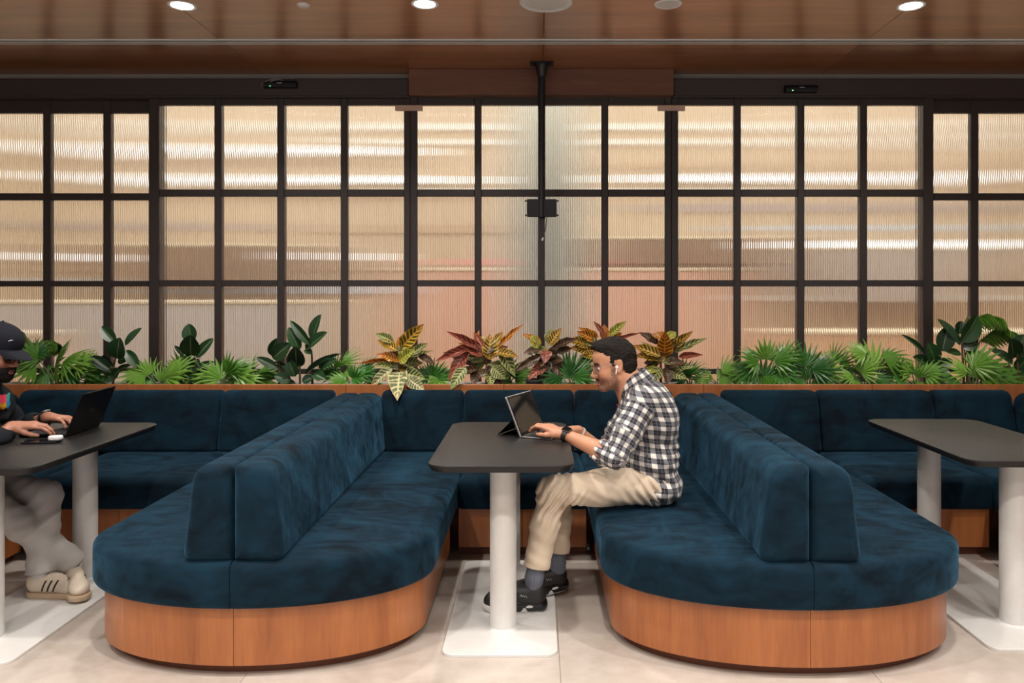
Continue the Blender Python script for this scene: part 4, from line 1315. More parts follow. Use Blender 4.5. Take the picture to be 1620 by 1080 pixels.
    for h_, k_, a_, rk in ((nh, nk, na, 1.0), (fh, fk, fa, 1.0)):
        t.chain([h_, h_.lerp(k_, 0.5), k_], [0.088, 0.080, 0.064], 0.03)
        e_ = k_.lerp(a_, 0.86 if a_ is na else 0.80)
        t.chain([k_, k_.lerp(a_, 0.4), e_], [0.064, 0.062, 0.060], 0.03)
        d_ = (a_ - k_).normalized()
        t.cone(e_ - d_ * 0.02, e_ + d_ * 0.12, 0.049, 0.049, 0.004, '-')
        R3 = frame(e_ + d_ * 0.06, d_, (1, 0, 0)).to_3x3()
        t.box(e_ + d_ * 0.060, (0.055, 0.09, 0.09), 0.002, 0.003, R3, '-')
    def wt(p):
        near_knee = np.exp(-((p[:, 0] - nk.x - 0.02) ** 2 + (p[:, 2] - nk.z + 0.04) ** 2) / 0.010)
        tt = (p[:, 0] * 0.9 - p[:, 2] * 0.6)
        d = near_knee * 0.0075 * np.sin(tt * 190 + 2 * wob(p, 30, 1))
        d += wob(p, 30, 0.9) * 0.0018 + 0.0016 * np.sin((p[:, 0] * 0.5 + p[:, 2]) * 95 + 2.5 * wob(p, 12, 4))
        # crotch folds near the hip
        hp = np.exp(-((p[:, 0] - nh.x) ** 2 + (p[:, 2] - nh.z) ** 2) / 0.012)
        d += hp * 0.006 * np.sin((p[:, 0] + p[:, 2] * 0.8) * 130 + wob(p, 20, 3))
        return d
    tm = t.mesh('trousers', 0.0036, 'khaki', wt); tm.transform(Matrix.Translation(-loc)); link('trousers', tm, root)
    # socks and shoes
    for k_, a_, dirx, toe, nm in ((nk, na, None, (-1.0, -0.03, 0.0), 'n'), (fk, fa, None, (-0.94, -0.33, 0.0), 'f')):
        gz = 0.012 if nm == 'n' else 0.030
        fwd = Vector(toe).normalized()
        Mfoot = frame((a_.x, a_.y, gz), fwd if nm == 'n' else fwd + Vector((0, 0, -0.10)), (0, 0, 1))
        Mfoot.translation = Vector((a_.x, a_.y, gz)) - fwd * 0.055
        sd = SDF().chain([k_.lerp(a_, 0.78), a_, Vector((a_.x, a_.y, gz + 0.07))], [0.043, 0.039, 0.034], 0.02)
        sk = sd.mesh('sock', 0.0033, 'sock'); sk.transform(Matrix.Translation(-loc)); link('sock', sk, root)
        shoe('runner', Mfoot, root, loc)
    # watch on the near wrist, bracelet on the far one
    wa = el_n.lerp(wr_n, 0.955)
    wm = band_on(wa, wr_n, 0.0285, 0.024, 0.0035, 28, 1.08); wm.v = [tuple(Vector(v) - loc) for v in wm.v]
    w = wm.build('watch', 'strap_black', root)
    d_ = (wr_n - el_n).normalized()
    Mw = frame(wa + Vector((0, -0.012, 0.030)), d_, (0, -0.45, 1))
    f = MB().box(-0.021, 0.021, -0.018, 0.018, -0.005, 0.005, 0.004); f.xf(Matrix.Translation(-loc) @ Mw); f.build('watch_case', 'dark_grey', w)
    f = MB().box(-0.018, 0.018, -0.0155, 0.0155, 0.004, 0.0062, 0.001); f.xf(Matrix.Translation(-loc) @ Mw); f.build('watch_face', 'screen_black', w)
    ba = el_f.lerp(wr_f, 0.93)
    bm_ = band_on(ba, wr_f, 0.030, 0.007, 0.003); bm_.v = [tuple(Vector(v) - loc) for v in bm_.v]
    bm_.build('bracelet', 'bracelet', root)
man_checked()

# ================================================================ MAN IN THE CAP
def man_cap():
    Yc = 3.78
    loc = Vector((-2.98, Yc, SEAT_Z))
    root = thing('person', 'man in a dark cap, glasses and navy sweatshirt typing at the left edge', 'person', loc)
    hip_c = Vector((-2.98, Yc, 0.56))
    nh, fh = Vector((-2.95, Yc - 0.10, 0.56)), Vector((-2.95, Yc + 0.10, 0.56))
    nk, fk = P(-22, 790, 3.66), P(72, 783, 3.84)
    na, fa = P(116, 890, 3.84), P(64, 902, 3.76)
    sh_n, sh_f = P(-42, 645, 3.60), P(-6, 634, 3.95)
    el_n, el_f = P(-52, 722, 3.50), P(24, 686, 4.04)
    wr_n, wr_f = P(18, 676, 3.72), P(75, 660, 3.93)
    neck = P(-28, 606, Yc); chest = P(-44, 665, Yc); belly = P(-78, 728, Yc)
    Mh = frame(P(-3, 557, 3.78), (0.955, -0.12, -0.24), (0.24, 0, 1))
    lean = Matrix.Rotation(R(14), 3, 'Y')
    cn = [(R(8), R(24), R(18)), (R(12), R(28), R(20)), (R(16), R(32), R(22)), (R(22), R(34), R(22))]
    cf = [(R(10), R(30), R(20))] * 4
    Mn = frame(wr_n + Vector((0.012, 0.004, 0.004)), (1.0, 0.16, 0.02), (-0.08, -0.25, 1.0), True)
    Mf = frame(wr_f + Vector((0.010, -0.004, 0.0)), (1.0, -0.25, -0.04), (-0.05, 0.1, 1.0))
    body = SDF()
    body.place(head_sdf(), Mh)
    body.cone(neck + Vector((0.0, 0, 0.02)), chest, 0.060, 0.10, 0.05)
    body.ell(chest, (0.10, 0.175, 0.15), 0.05, lean); body.ell(belly, (0.115, 0.16, 0.12), 0.06); body.ell(hip_c, (0.11, 0.16, 0.10), 0.05)
    for s_, e_, w_ in ((sh_n, el_n, wr_n), (sh_f, el_f, wr_f)):
        body.cone(chest.lerp(s_, 0.6), s_, 0.06, 0.055, 0.05)
        body.chain([s_, e_], [0.050, 0.040], 0.02); body.chain([e_, e_.lerp(w_, 0.3), w_], [0.040, 0.042, 0.028], 0.015)
    for h_, k_, a_ in ((nh, nk, na), (fh, fk, fa)):
        body.chain([h_, k_], [0.075, 0.052], 0.03); body.chain([k_, k_.lerp(a_, 0.35), a_], [0.050, 0.050, 0.034], 0.02)
    body.place(hand_sdf(cn, 0.8, 0.6), Mn); body.place(hand_sdf(cf, 0.9, 0.3), Mf)
    me = body.mesh('body', 0.0036, 'skin')
    vcol(me, head_colors(vco(me), Mh, (0.40, 0.180, 0.115), ((0.03, 0.018, 0.014), 0.95, 0.95), (0.33, 0.13, 0.11)))
    me.transform(Matrix.Translation(-loc)); link('body', me, root)
    add_eyes(Mh, root, loc)
    # beard
    bd = SDF()
    bd.ell((0.040, 0, -0.072), (0.058, 0.060, 0.052), 0.02); bd.ell((0.066, 0, -0.104), (0.030, 0.034, 0.030), 0.02)
    bd.ell((0.090, 0, -0.056), (0.014, 0.030, 0.008), 0.008)
    bd.func((0, 0, 0), 0.3, lambda p: wob(p, 170, 2) * 0.0018, 'd')
    bd.func((0, 0, 0), 0.3, lambda p: (p[:, 2] + 0.050 + 0.25 * np.maximum(p[:, 0] - 0.02, 0) - 0.02 * (p[:, 0] > 0.07)) * -0.8 * -1.0 * -1.0, '-') if False else None
    bd.ell((0.088, 0, -0.073), (0.022, 0.020, 0.0095), 0.006, op='-')
    bd.ell((0.075, 0.034, -0.026), (0.03, 0.03, 0.026), 0.01, op='-'); bd.ell((0.075, -0.034, -0.026), (0.03, 0.03, 0.026), 0.01, op='-')
    bm_ = SDF().place(bd, Mh).mesh('beard', 0.003, 'hair'); bm_.transform(Matrix.Translation(-loc)); link('beard', bm_, root)
    hs = SDF().place(hair_sdf(), Mh)
    # hair only below the cap
    hs2 = SDF(); hs2.ell((-0.03, 0, 0.0), (0.085, 0.077, 0.07), 0.02)
    hs2.func((0, 0, 0), 0.3, lambda p: (p[:, 2] - hairline(p[:, 0])) * 0.75, '-')
    hm = SDF().place(hs2, Mh).mesh('hair', 0.003, 'hair'); hm.transform(Matrix.Translation(-loc)); link('hair', hm, root)
    add_glasses(Mh, root, loc, 'black_plastic', 0.0024, 0.026, 0.019)
    # baseball cap
    cp = SDF()
    cp.ell((-0.016, 0, 0.046), (0.110, 0.090, 0.100), 0.02)
    cp.ell((0.025, 0, 0.070), (0.070, 0.075, 0.060), 0.03)
    cp.box((0.0, 0, -0.052), (0.3, 0.2, 0.080), 0.002, 0.004, Matrix.Rotation(R(4), 3, 'Y'), '-')
    cp.ell((-0.016, 0, 0.030), (0.101, 0.081, 0.092), 0.004, op='-')
    cm = SDF().place(cp, Mh).mesh('cap', 0.003, 'cap_cloth'); cm.transform(Matrix.Translation(-loc)); cap = link('cap', cm, root)
    b = MB(); rows = []
    for k in range(13):
        a = R(-62 + 124 * k / 12); ca, sa = math.cos(a), math.sin(a)
        x0, y0 = -0.010 + 0.104 * ca, 0.088 * sa
        ext = 0.082 * max(0.0, ca) ** 0.55
        r = []
        for f, dz in ((0, 0.0), (0.5, -0.004), (1, -0.020), (1, -0.0235), (0.5, -0.008), (0, -0.005)):
            r.append(tuple(Mh @ Vector((x0 + ext * f, y0 * (1 - 0.10 * f), 0.036 + dz - 0.35 * y0 * y0 * 10 * 0.25 - 0.03 * f * 0.3)) - loc))
        rows.append(r)
    b.loft(rows).build('brim', 'cap_cloth', cap)
    MB().ball(Mh @ Vector((-0.014, 0, 0.146)) - loc, 0.007, 10, 8).build('cap_button', 'cap_cloth', cap)
    lg = MB(); 
    pts = [(0.086, -0.018 - 0.004 * k, 0.086 - 0.0012 * k + (0.005 if k == 0 else 0)) for k in range(6)]
    lg.tube([Mh @ Vector((0.0895 - 0.0012 * k, -0.030 - 0.0052 * k, 0.083 - 0.0015 * (k - 2) ** 2 * 0.4)) - loc for k in range(6)], [0.0008, 0.0018, 0.0024, 0.002, 0.0014, 0.0006], 6)
    lg.build('cap_logo', 'white_plastic', cap)
    # sweatshirt
    s = SDF()
    s.ell(P(-46, 660, Yc), (0.130, 0.195, 0.165), 0.06, lean)
    s.ell(P(-78, 728, Yc), (0.150, 0.190, 0.130), 0.07)
    s.ell(Vector((-2.98, Yc, 0.55)), (0.14, 0.19, 0.085), 0.06)
    s.cone(sh_n + Vector((0, 0.02, 0.006)), sh_f + Vector((0, -0.02, 0.006)), 0.070, 0.070, 0.06)
    s.cone(P(-26, 608, Yc), P(-38, 638, Yc), 0.072, 0.09, 0.05)
    for s_, e_, w_ in ((sh_n, el_n, wr_n), (sh_f, el_f, wr_f)):
        c_ = e_.lerp(w_, 0.86 if s_ is sh_n else 0.80)
        s.chain([s_, s_.lerp(e_, 0.55), e_], [0.072, 0.068, 0.060], 0.03)
        s.chain([e_, e_.lerp(c_, 0.7), c_], [0.060, 0.052, 0.043], 0.02)
        d_ = (w_ - e_).normalized()
        s.cone(c_ - d_ * 0.02, c_ + d_ * 0.12, 0.036, 0.036, 0.004, '-')
        s.box(c_ + d_ * 0.062, (0.055, 0.06, 0.06), 0.002, 0.004, frame(c_, d_, (0, 0, 1)).to_3x3(), '-')
    sm = s.mesh('sweatshirt', 0.0042, 'navy_sweat', lambda p: wob(p, 24, 1.3) * 0.005 + 0.004 * np.sin((p[:, 0] * 0.8 + p[:, 2]) * 70 + 3 * wob(p, 10, 2)))
    sm.transform(Matrix.Translation(-loc)); sw = link('sweatshirt', sm, root)
    # coloured emblem on the chest
    cen = P(4, 636, 3.655)
    e = [('logo_red', [(-6, -11), (4, -12), (3.5, 1), (-6, 3)]), ('logo_teal', [(4, -11), (9.5, -15), (8.5, -3), (4, 0)]),
         ('logo_yellow', [(-6, 3), (3.5, 1), (4, 8), (-1, 12), (-6, 8)]), ('logo_blue', [(4, 0), (8.5, -3), (10, 3), (6, 10), (4, 8)])]
    for mname, poly in e:
        r0 = []; r1 = []
        for x, y in poly:
            p = surf_hit(s, 4 + x, 636 + y, 3.5, 3.95)
            p = p.lerp(Vector((0, 0, CAM_H)), 0.0015) - loc
            r0.append((p.x, p.y - 0.004, p.z)); r1.append((p.x, p.y + 0.012, p.z))
        MB().loft([r0, r1]).build('emblem', mname, sw, smooth=False)
    # trousers
    t = SDF()
    t.ell(Vector((-2.98, Yc, 0.555)), (0.13, 0.175, 0.095), 0.04)
    for h_, k_, a_ in ((nh, nk, na), (fh, fk, fa)):
        t.chain([h_, h_.lerp(k_, 0.5), k_], [0.092, 0.084, 0.070], 0.03)
        e_ = k_.lerp(a_, 1.02)
        t.chain([k_, k_.lerp(a_, 0.4), e_], [0.070, 0.066, 0.062], 0.03)
        d_ = (a_ - k_).normalized()
        t.cone(e_ - d_ * 0.02, e_ + d_ * 0.12, 0.050, 0.050, 0.004, '-')
        t.box(e_ + d_ * 0.060, (0.055, 0.09, 0.09), 0.002, 0.003, frame(e_, d_, (0, 1, 0)).to_3x3(), '-')
    tm = t.mesh('trousers', 0.0042, 'grey_denim', lambda p: wob(p, 30, 0.9) * 0.002 + 0.0022 * np.sin((p[:, 0] * 0.7 - p[:, 2]) * 85 + 2.5 * wob(p, 14, 4)))
    tm.transform(Matrix.Translation(-loc)); link('trousers', tm, root)
    for k_, a_, toe, gz in ((fk, fa, (1.0, -0.05, 0), 0.012), (nk, na, (0.62, -0.78, 0.0), 0.022)):
        fwd = Vector(toe).normalized()
        Mfoot = frame((0, 0, 0), fwd, (0, 0, 1)); Mfoot.translation = Vector((a_.x, a_.y, gz)) - fwd * 0.06
        sd = SDF().chain([k_.lerp(a_, 0.8), a_, Vector((a_.x, a_.y, gz + 0.07))], [0.040, 0.037, 0.033], 0.02)
        sk = sd.mesh('sock', 0.004, 'shoe_white_sole'); sk.transform(Matrix.Translation(-loc)); link('sock', sk, root)
        shoe('retro', Mfoot, root, loc)
    wa = el_f.lerp(wr_f, 0.95)
    wm = band_on(wa, wr_f, 0.031, 0.022, 0.004); wm.v = [tuple(Vector(v) - loc) for v in wm.v]
    w = wm.build('watch', 'strap_black', root)
    Mw = frame(wa + Vector((0, 0, 0.034)), (wr_f - el_f), (0, 0, 1))
    f = MB().lathe([(0.0005, -0.004), (0.02, -0.004), (0.021, 0.004), (0.0005, 0.006)], 24); f.xf(Matrix.Translation(-loc) @ Mw); f.build('watch_case', 'silver', w)
man_cap()

# ================================================================ THINGS ON THE TABLES
def tablet():
    A = P(825, 692, 3.775); A.z = TOP_Z
    yaw = R(24)
    t = thing('tablet_computer', 'silver tablet computer on a stand with keyboard on the middle table', 'laptop', (A.x, A.y, TOP_Z), -yaw)
    # local: x towards the man, y along the screen (away from the camera)
    W_, H_, tilt = 0.285, 0.208, R(23)
    M = Matrix.Rotation(-tilt, 4, 'Y')
    b = MB().box(-0.009, 0.0, 0, W_, 0.002, H_, 0.003); b.xf(M); b.build('screen_body', 'silver', t, smooth=False)
    b = MB().box(0.0, 0.0006, 0.004, W_ - 0.004, 0.006, H_ - 0.004); b.xf(M); b.build('bezel', 'black_plastic', t, smooth=False)
    b = MB().box(0.0007, 0.0014, 0.012, W_ - 0.012, 0.022, H_ - 0.012); b.xf(M); b.build('screen', 'screen_black', t, smooth=False)
    b = MB().box(-0.0125, -0.0095, 0.002, W_ - 0.002, 0.0, H_ + 0.001, 0.001); b.xf(M); b.build('case_back', 'dark_grey', t, smooth=False)
    for k in range(4):
        b = MB().box(-0.0118, -0.0085, -0.0015, 0.0, 0.07 + 0.03 * k, 0.085 + 0.03 * k); b.xf(M); b.build('port', 'black_plastic', t, smooth=False)
    # kickstand, a flap from the back to the table
    top = M @ Vector((-0.0125, 0, 0.095)); foot = Vector((top.x - 0.085, 0, 0.002))
    b = MB()
    r = [[(top.x, y, top.z), (foot.x, y, foot.z + 0.004), (foot.x - 0.002, y, foot.z), (top.x - 0.004, y, top.z)] for y in (0.012, W_ - 0.012)]
    b.loft(r).build('kickstand', 'black_plastic', t, smooth=False)
    kb = MB().box(0.004, 0.155, 0.0, W_, 0.001, 0.0075, 0.002).build('keyboard', 'silver', t, smooth=False)
    MB().box(0.008, 0.152, 0.004, W_ - 0.004, 0.0075, 0.0082).build('key_deck', 'dark_grey', kb, smooth=False)
    km = MB().box(-0.0078, 0.0078, -0.0082, 0.0082, 0, 0.0018, 0.0006).mesh('key', 'key_black', False)
    for i in range(5):
        for j in range(14):
            link('key', km, kb, (0.024 + 0.0185 * i, 0.0195 + 0.0189 * j, 0.0082))
    MB().box(0.116, 0.150, 0.09, 0.195, 0.0082, 0.0086).build('touchpad', 'key_black', kb, smooth=False)
tablet()
def laptop():
    A = P(103, 690, 3.785)
    t = thing('laptop', 'black laptop seen from behind on the left table', 'laptop', (A.x, A.y, TOP_Z), R(2))
    W_, D_, H_, tilt = 0.315, 0.22, 0.212, R(22)
    MB().box(-D_, 0.004, 0, W_, 0.002, 0.016, 0.004).build('base', 'black_plastic', t, smooth=False)
    M = Matrix.Translation((0, 0, 0.014)) @ Matrix.Rotation(tilt, 4, 'Y')
    lid = MB().box(0.0, 0.007, 0, W_, 0.0, H_, 0.003); lid.xf(M); lid = lid.build('lid', 'black_plastic', t, smooth=False)
    b = MB().box(-0.0008, 0.0, 0.010, W_ - 0.010, 0.016, H_ - 0.010); b.xf(M); b.build('screen', 'screen_black', t, smooth=False)
    lg = MB().lathe([(0.0005, 0), (0.012, 0), (0.012, 0.0006), (0.0005, 0.0006)], 20); lg.xf(M @ Matrix.Translation((0.0066, W_ / 2, H_ * 0.5)) @ Matrix.Rotation(R(90), 4, 'Y')); lg.build('lid_badge', 'dark_grey', lid)
    km = MB().box(-0.0078, 0.0078, -0.0082, 0.0082, 0, 0.0015, 0.0006).mesh('key', 'key_black', False)
    dk = MB().box(-D_ + 0.006, -0.01, 0.006, W_ - 0.006, 0.016, 0.0164).build('key_deck', 'dark_grey', t, smooth=False)
    for i in range(5):
        for j in range(14):
            link('key', km, dk, (-0.03 - 0.0188 * i, 0.0245 + 0.0205 * j, 0.0164))
    for yy in (0.04, W_ - 0.04):
        MB().tube([(0.002, yy - 0.02, 0.014), (0.002, yy + 0.02, 0.014)], 0.006, 10).build('hinge', 'black_plastic', t)
laptop()
def phone():
    A = P(66, 699, 3.66); 
    t = thing('smartphone', 'black phone lying under the white earbud case on the left table', 'phone', (A.x, 3.66, TOP_Z), R(8))
    cs = [(-0.078, -0.036), (0.078, -0.036), (0.078, 0.036), (-0.078, 0.036)]
    MB().loft([[(x, y, z) for x, y in rpoly(cs, [0.012] * 4, i, 5)] for i, z in ((0.0015, 0.0), (0, 0.0015), (0, 0.0075), (0.0015, 0.009))]).build('phone_body', 'black_plastic', t)
    MB().loft([[(x, y, z) for x, y in rpoly(cs, [0.012] * 4, i, 5)] for i, z in ((0.003, 0.009), (0.003, 0.0094))]).build('phone_screen', 'screen_black', t)
    A2 = P(87, 693, 3.66)
    e = thing('earbud_case', 'small white earbud case lying on the black phone', 'case', (A2.x, 3.665, TOP_Z + 0.0095), R(6))
    cs = [(-0.031, -0.023), (0.031, -0.023), (0.031, 0.023), (-0.031, 0.023)]
    MB().loft([[(x, y, z) for x, y in rpoly(cs, [0.021] * 4, i, 7)] for i, z in edge_profile(0.0, 0.0135, 0.009, 0.001, 4)]).build('lower_shell', 'earbud_white', e)
    MB().loft([[(x, y, z) for x, y in rpoly(cs, [0.021] * 4, i, 7)] for i, z in edge_profile(0.0138, 0.0225, 0.001, 0.008, 4)]).build('lid', 'earbud_white', e)
phone()
# ================================================================ PLANTS
def leaf_mats():
    # rubber plant: dark glossy green with a paler midrib
    t = NT('ficus_leaf')
    uv = t.n('ShaderNodeAttribute', attribute_name='cloth_uv'); sp = t.n('ShaderNodeSeparateXYZ'); t.l(uv.outputs['Vector'], sp.inputs[0])
    au = t.math('ABSOLUTE', sp.outputs[0])
    mid = t.math('LESS_THAN', au, 0.055)
    oi = t.n('ShaderNodeObjectInfo')
    base = t.mix(oi.outputs['Random'], (0.010, 0.032, 0.014), (0.022, 0.085, 0.024))
    vein = t.math('LESS_THAN', t.math('FRACT', t.math('ADD', t.math('MULTIPLY', sp.outputs[1], 16), t.math('MULTIPLY', au, -5))), 0.12)
    base = t.mix(t.math('MULTIPLY', vein, 0.25), base, (0.05, 0.12, 0.05))
    MAT['ficus_leaf'] = t.set(t.mix(mid, base, (0.14, 0.20, 0.09)), 0.36, Coat_Weight=0.08, Coat_Roughness=0.25)
    # palm: bright green
    t = NT('palm_leaf')
    oi = t.n('ShaderNodeObjectInfo')
    n = t.noise(t.wcoord(), 25, 3)
    c = t.mix(oi.outputs['Random'], (0.075, 0.24, 0.022), (0.27, 0.52, 0.075))
    c = t.mix(t.math('MULTIPLY', n, 0.35), c, (0.02, 0.09, 0.012))
    MAT['palm_leaf'] = t.set(c, 0.38)
    t = NT('palm_leaf_dark')
    oi = t.n('ShaderNodeObjectInfo')
    c = t.mix(oi.outputs['Random'], (0.022, 0.11, 0.020), (0.065, 0.24, 0.035))
    MAT['palm_leaf_dark'] = t.set(c, 0.4)
    # croton: coloured veins on a darker blade
    def croton(name, blade, vein, tip):
        t = NT(name)
        uv = t.n('ShaderNodeAttribute', attribute_name='cloth_uv'); sp = t.n('ShaderNodeSeparateXYZ'); t.l(uv.outputs['Vector'], sp.inputs[0])
        au = t.math('ABSOLUTE', sp.outputs[0])
        oi = t.n('ShaderNodeObjectInfo')
        mid = t.math('LESS_THAN', au, 0.085)
        ph = t.math('FRACT', t.math('ADD', t.math('MULTIPLY', sp.outputs[1], 7.5), t.math('MULTIPLY', au, -1.5)))
        vn = t.math('LESS_THAN', ph, 0.36)
        n = t.noise(t.wcoord(), 45, 4, 0.7)
        vn = t.math('MULTIPLY', vn, t.math('GREATER_THAN', n, 0.36))
        edge = t.math('MULTIPLY', t.math('GREATER_THAN', au, 0.86), 0.6)
        f = t.math('MAXIMUM', t.math('MAXIMUM', mid, vn), edge)
        b2 = t.mix(t.math('MULTIPLY', n, 0.3), blade, tuple(0.5 * (x + y) for x, y in zip(blade, vein)))
        c = t.mix(f, b2, vein)
        tf = t.math('MULTIPLY', t.ramp(sp.outputs[1], [(0.70, 0.0), (1.0, 1.0)]), 0.8)
        MAT[name] = t.set(t.mix(tf, c, tip), 0.34)
    croton('croton_yellow', (0.030, 0.050, 0.008), (0.75, 0.42, 0.045), (0.45, 0.16, 0.03))
    croton('croton_green', (0.025, 0.085, 0.022), (0.58, 0.56, 0.22), (0.30, 0.36, 0.12))
    croton('croton_orange', (0.20, 0.055, 0.010), (0.85, 0.36, 0.035), (0.55, 0.13, 0.03))
    croton('croton_red', (0.16, 0.034, 0.024), (0.50, 0.16, 0.10), (0.42, 0.10, 0.06))
    croton('croton_dark', (0.030, 0.034, 0.018), (0.20, 0.10, 0.055), (0.14, 0.04, 0.03))
    croton('croton_lime', (0.16, 0.24, 0.03), (0.72, 0.66, 0.12), (0.50, 0.48, 0.10))
    croton('croton_cream', (0.10, 0.16, 0.07), (0.76, 0.68, 0.38), (0.68, 0.50, 0.25))
    simple('stem_green', (0.10, 0.17, 0.05), 0.5)
    simple('stem_brown', (0.13, 0.085, 0.05), 0.7)
    simple('stem_pale', (0.36, 0.34, 0.16), 0.5)
    simple('pot_dark', (0.05, 0.05, 0.055), 0.5)
leaf_mats()

def leaf_mesh(name, mat, shape, bend, fold, wave=0.0, nl=12, nw=3):
    """unit leaf: base at the origin, tip at x=1, half-width 1 scaled later by y; normal +z"""
    vs = []; uv = []; fs = []
    for i in range(nl + 1):
        v = i / nl
        w = shape(v)
        xc = v; zc = -bend * v * v
        for j in range(-nw, nw + 1):
            u = j / nw
            z = zc + fold * abs(u) * w + wave * math.sin(v * 17 + j) * abs(u) * w
            vs.append((xc, u * w, z)); uv.append((u, v))
    n = 2 * nw + 1
    for i in range(nl):
        for j in range(n - 1):
            a = i * n + j
            fs.append((a, a + n, a + n + 1, a + 1))
    # thin second skin so that the blade has thickness
    m = len(vs)
    vs += [(x, y, z - 0.006) for x, y, z in vs]; uv += uv
    fs += [tuple(m + k for k in reversed(f)) for f in fs]
    me = bpy.data.meshes.new(name); me.from_pydata(vs, [], fs); me.shade_smooth()
    vuv(me, np.array(uv)); me.materials.append(MAT[mat]); return me

def sh_oval(v): return max(0.0, math.sin(math.pi * min(1, v ** 0.9)) ** 0.62) * (1.0 if v < 0.97 else 0.7) + (0.06 if v < 0.06 else 0)
def sh_lance(v): return max(0.02, math.sin(math.pi * v ** 0.80) ** 0.85 * (1 - 0.15 * v)) * 1.0
LEAF = {}
def leaf_variants(key, mat, shape, wave=0.0):
    LEAF[key] = [leaf_mesh('leaf', mat, shape, b, f, wave) for b, f in ((0.05, 0.16), (0.16, 0.10), (0.26, 0.18))]
leaf_variants('ficus', 'ficus_leaf', sh_oval)
for k in ('yellow', 'green', 'orange', 'red', 'dark', 'lime', 'cream'):
    leaf_variants(k, 'croton_' + k, sh_lance, 0.05)

def put_leaf(root, kind, base, tip, half_w, face, var=0, name='leaf'):
    """leaf from base to tip (world), upper side turned towards face"""
    d = tip - base; L = d.length; d.normalize()
    f = Vector(face); nrm = (f - d * f.dot(d)).normalized(); side = nrm.cross(d)
    o = link(name, LEAF[kind][var % 3], root)
    m = Matrix((d * L, side * half_w, nrm * L * 0.9)).transposed().to_4x4()
    m.translation = base - root.location
    o.matrix_local = m
    return o

def crop(ox, oy, sc):
    return lambda x, y: (ox + x / sc, oy + y / sc)

def plant(name, label, cat, px, Y, group):
    p = P(px, 600, Y)
    return thing(name, label, cat, (p.x, Y, 0.775), group=group)

def leafy(root, Yb, C, sc, leaves, dflt=None):
    """leaves: (bx,by,tx,ty,width,kind,dy) in crop pixels; dy = how far the tip leans towards (-) or away (+) from the viewer"""
    for i, lf in enumerate(leaves):
        bx_, by_, tx_, ty_, w = lf[:5]
        kind = lf[5] if len(lf) > 5 and lf[5] else dflt
        dy = lf[6] if len(lf) > 6 else random.uniform(-0.06, 0.04)
        b = P(*C(bx_, by_), Yb + (lf[7] if len(lf) > 7 else random.uniform(-0.03, 0.03))); t = P(*C(tx_, ty_), Yb + dy)
        hw = 1.15 * w / sc / 2 / FPX * Yb
        face = (random.uniform(-0.25, 0.25), -1.0, 0.05 if (len(lf) > 6 and not lf[5]) else random.uniform(0.3, 0.7))
        put_leaf(root, kind, b, t, hw, face, lf[8] if len(lf) > 8 else i)
def stem(root, pts, r, mat):
    MB().tube([Vector(p) - root.location for p in pts], r, 8).build('stem', mat, root)

# ---- rubber plants
def ficus(label, px, Y, C, sc, stems, leaves):
    r = plant('rubber_plant', label, 'plant', px, Y, 'rubber plants in the planter')
    for st in stems:
        pts = [P(*C(x, y), Y) for x, y in st]; pts[0].z = 0.77
        stem(r, pts, [0.009, 0.008, 0.006][:len(pts)] if len(pts) <= 3 else 0.007, 'stem_brown')
    leafy(r, Y, C, sc, leaves, 'ficus')
    return r
c1 = crop(0, 480, 3.857)
ficus('rubber plant with a round dark leaf, just right of the fan palm at the left', 185, 5.50, c1, 3.857, [[(690, 480), (690, 400), (712, 300)]],
      [(705, 235, 615, 138, 62), (765, 255, 850, 143, 46), (716, 335, 712, 222, 106, None, -0.10), (672, 405, 555, 320, 62), (768, 285, 842, 392, 58), (700, 470, 640, 430, 60), (770, 478, 850, 462, 40),
       (715, 402, 800, 368, 26), (695, 382, 610, 312, 26), (690, 450, 730, 400, 60), (720, 345, 780, 330, 60)])
ficus('rubber plant with upright leaves in front of the left wide window post', 305, 5.52, c1, 3.857, [[(1192, 480), (1192, 400), (1188, 310)]],
      [(1172, 235, 1148, 123, 82), (1165, 318, 1156, 205, 104, None, -0.10), (1200, 332, 1292, 208, 52), (1165, 342, 1063, 256, 32), (1198, 338, 1216, 382, 26), (1210, 390, 1305, 348, 30), (1180, 400, 1110, 372, 34), (1170, 430, 1100, 420, 50), (1200, 440, 1260, 420, 50)])
c7 = crop(380, 480, 3.858)
ficus('largest rubber plant, standing left of the first croton', 478, 5.50, c7, 3.858, [[(365, 490), (365, 430), (362, 370)], [(440, 490), (440, 400), (436, 290)], [(238, 490), (240, 420), (240, 330)]],
      [(438, 218, 488, 65, 60), (425, 252, 302, 102, 48), (362, 282, 295, 148, 64), (400, 282, 527, 172, 62), (346, 388, 334, 278, 94, None, -0.10), (200, 335, 292, 248, 84, None, -0.06), (188, 315, 222, 213, 52),
       (228, 392, 98, 325, 46), (400, 432, 590, 288, 32), (480, 392, 587, 338, 54), (352, 432, 200, 350, 36), (215, 442, 92, 442, 40), (310, 472, 208, 440, 62), (335, 445, 290, 342, 74), (380, 480, 450, 440, 50), (440, 420, 520, 460, 60), (240, 470, 340, 485, 40), (440, 305, 390, 280, 36)])
c5 = crop(1100, 480, 3.115)
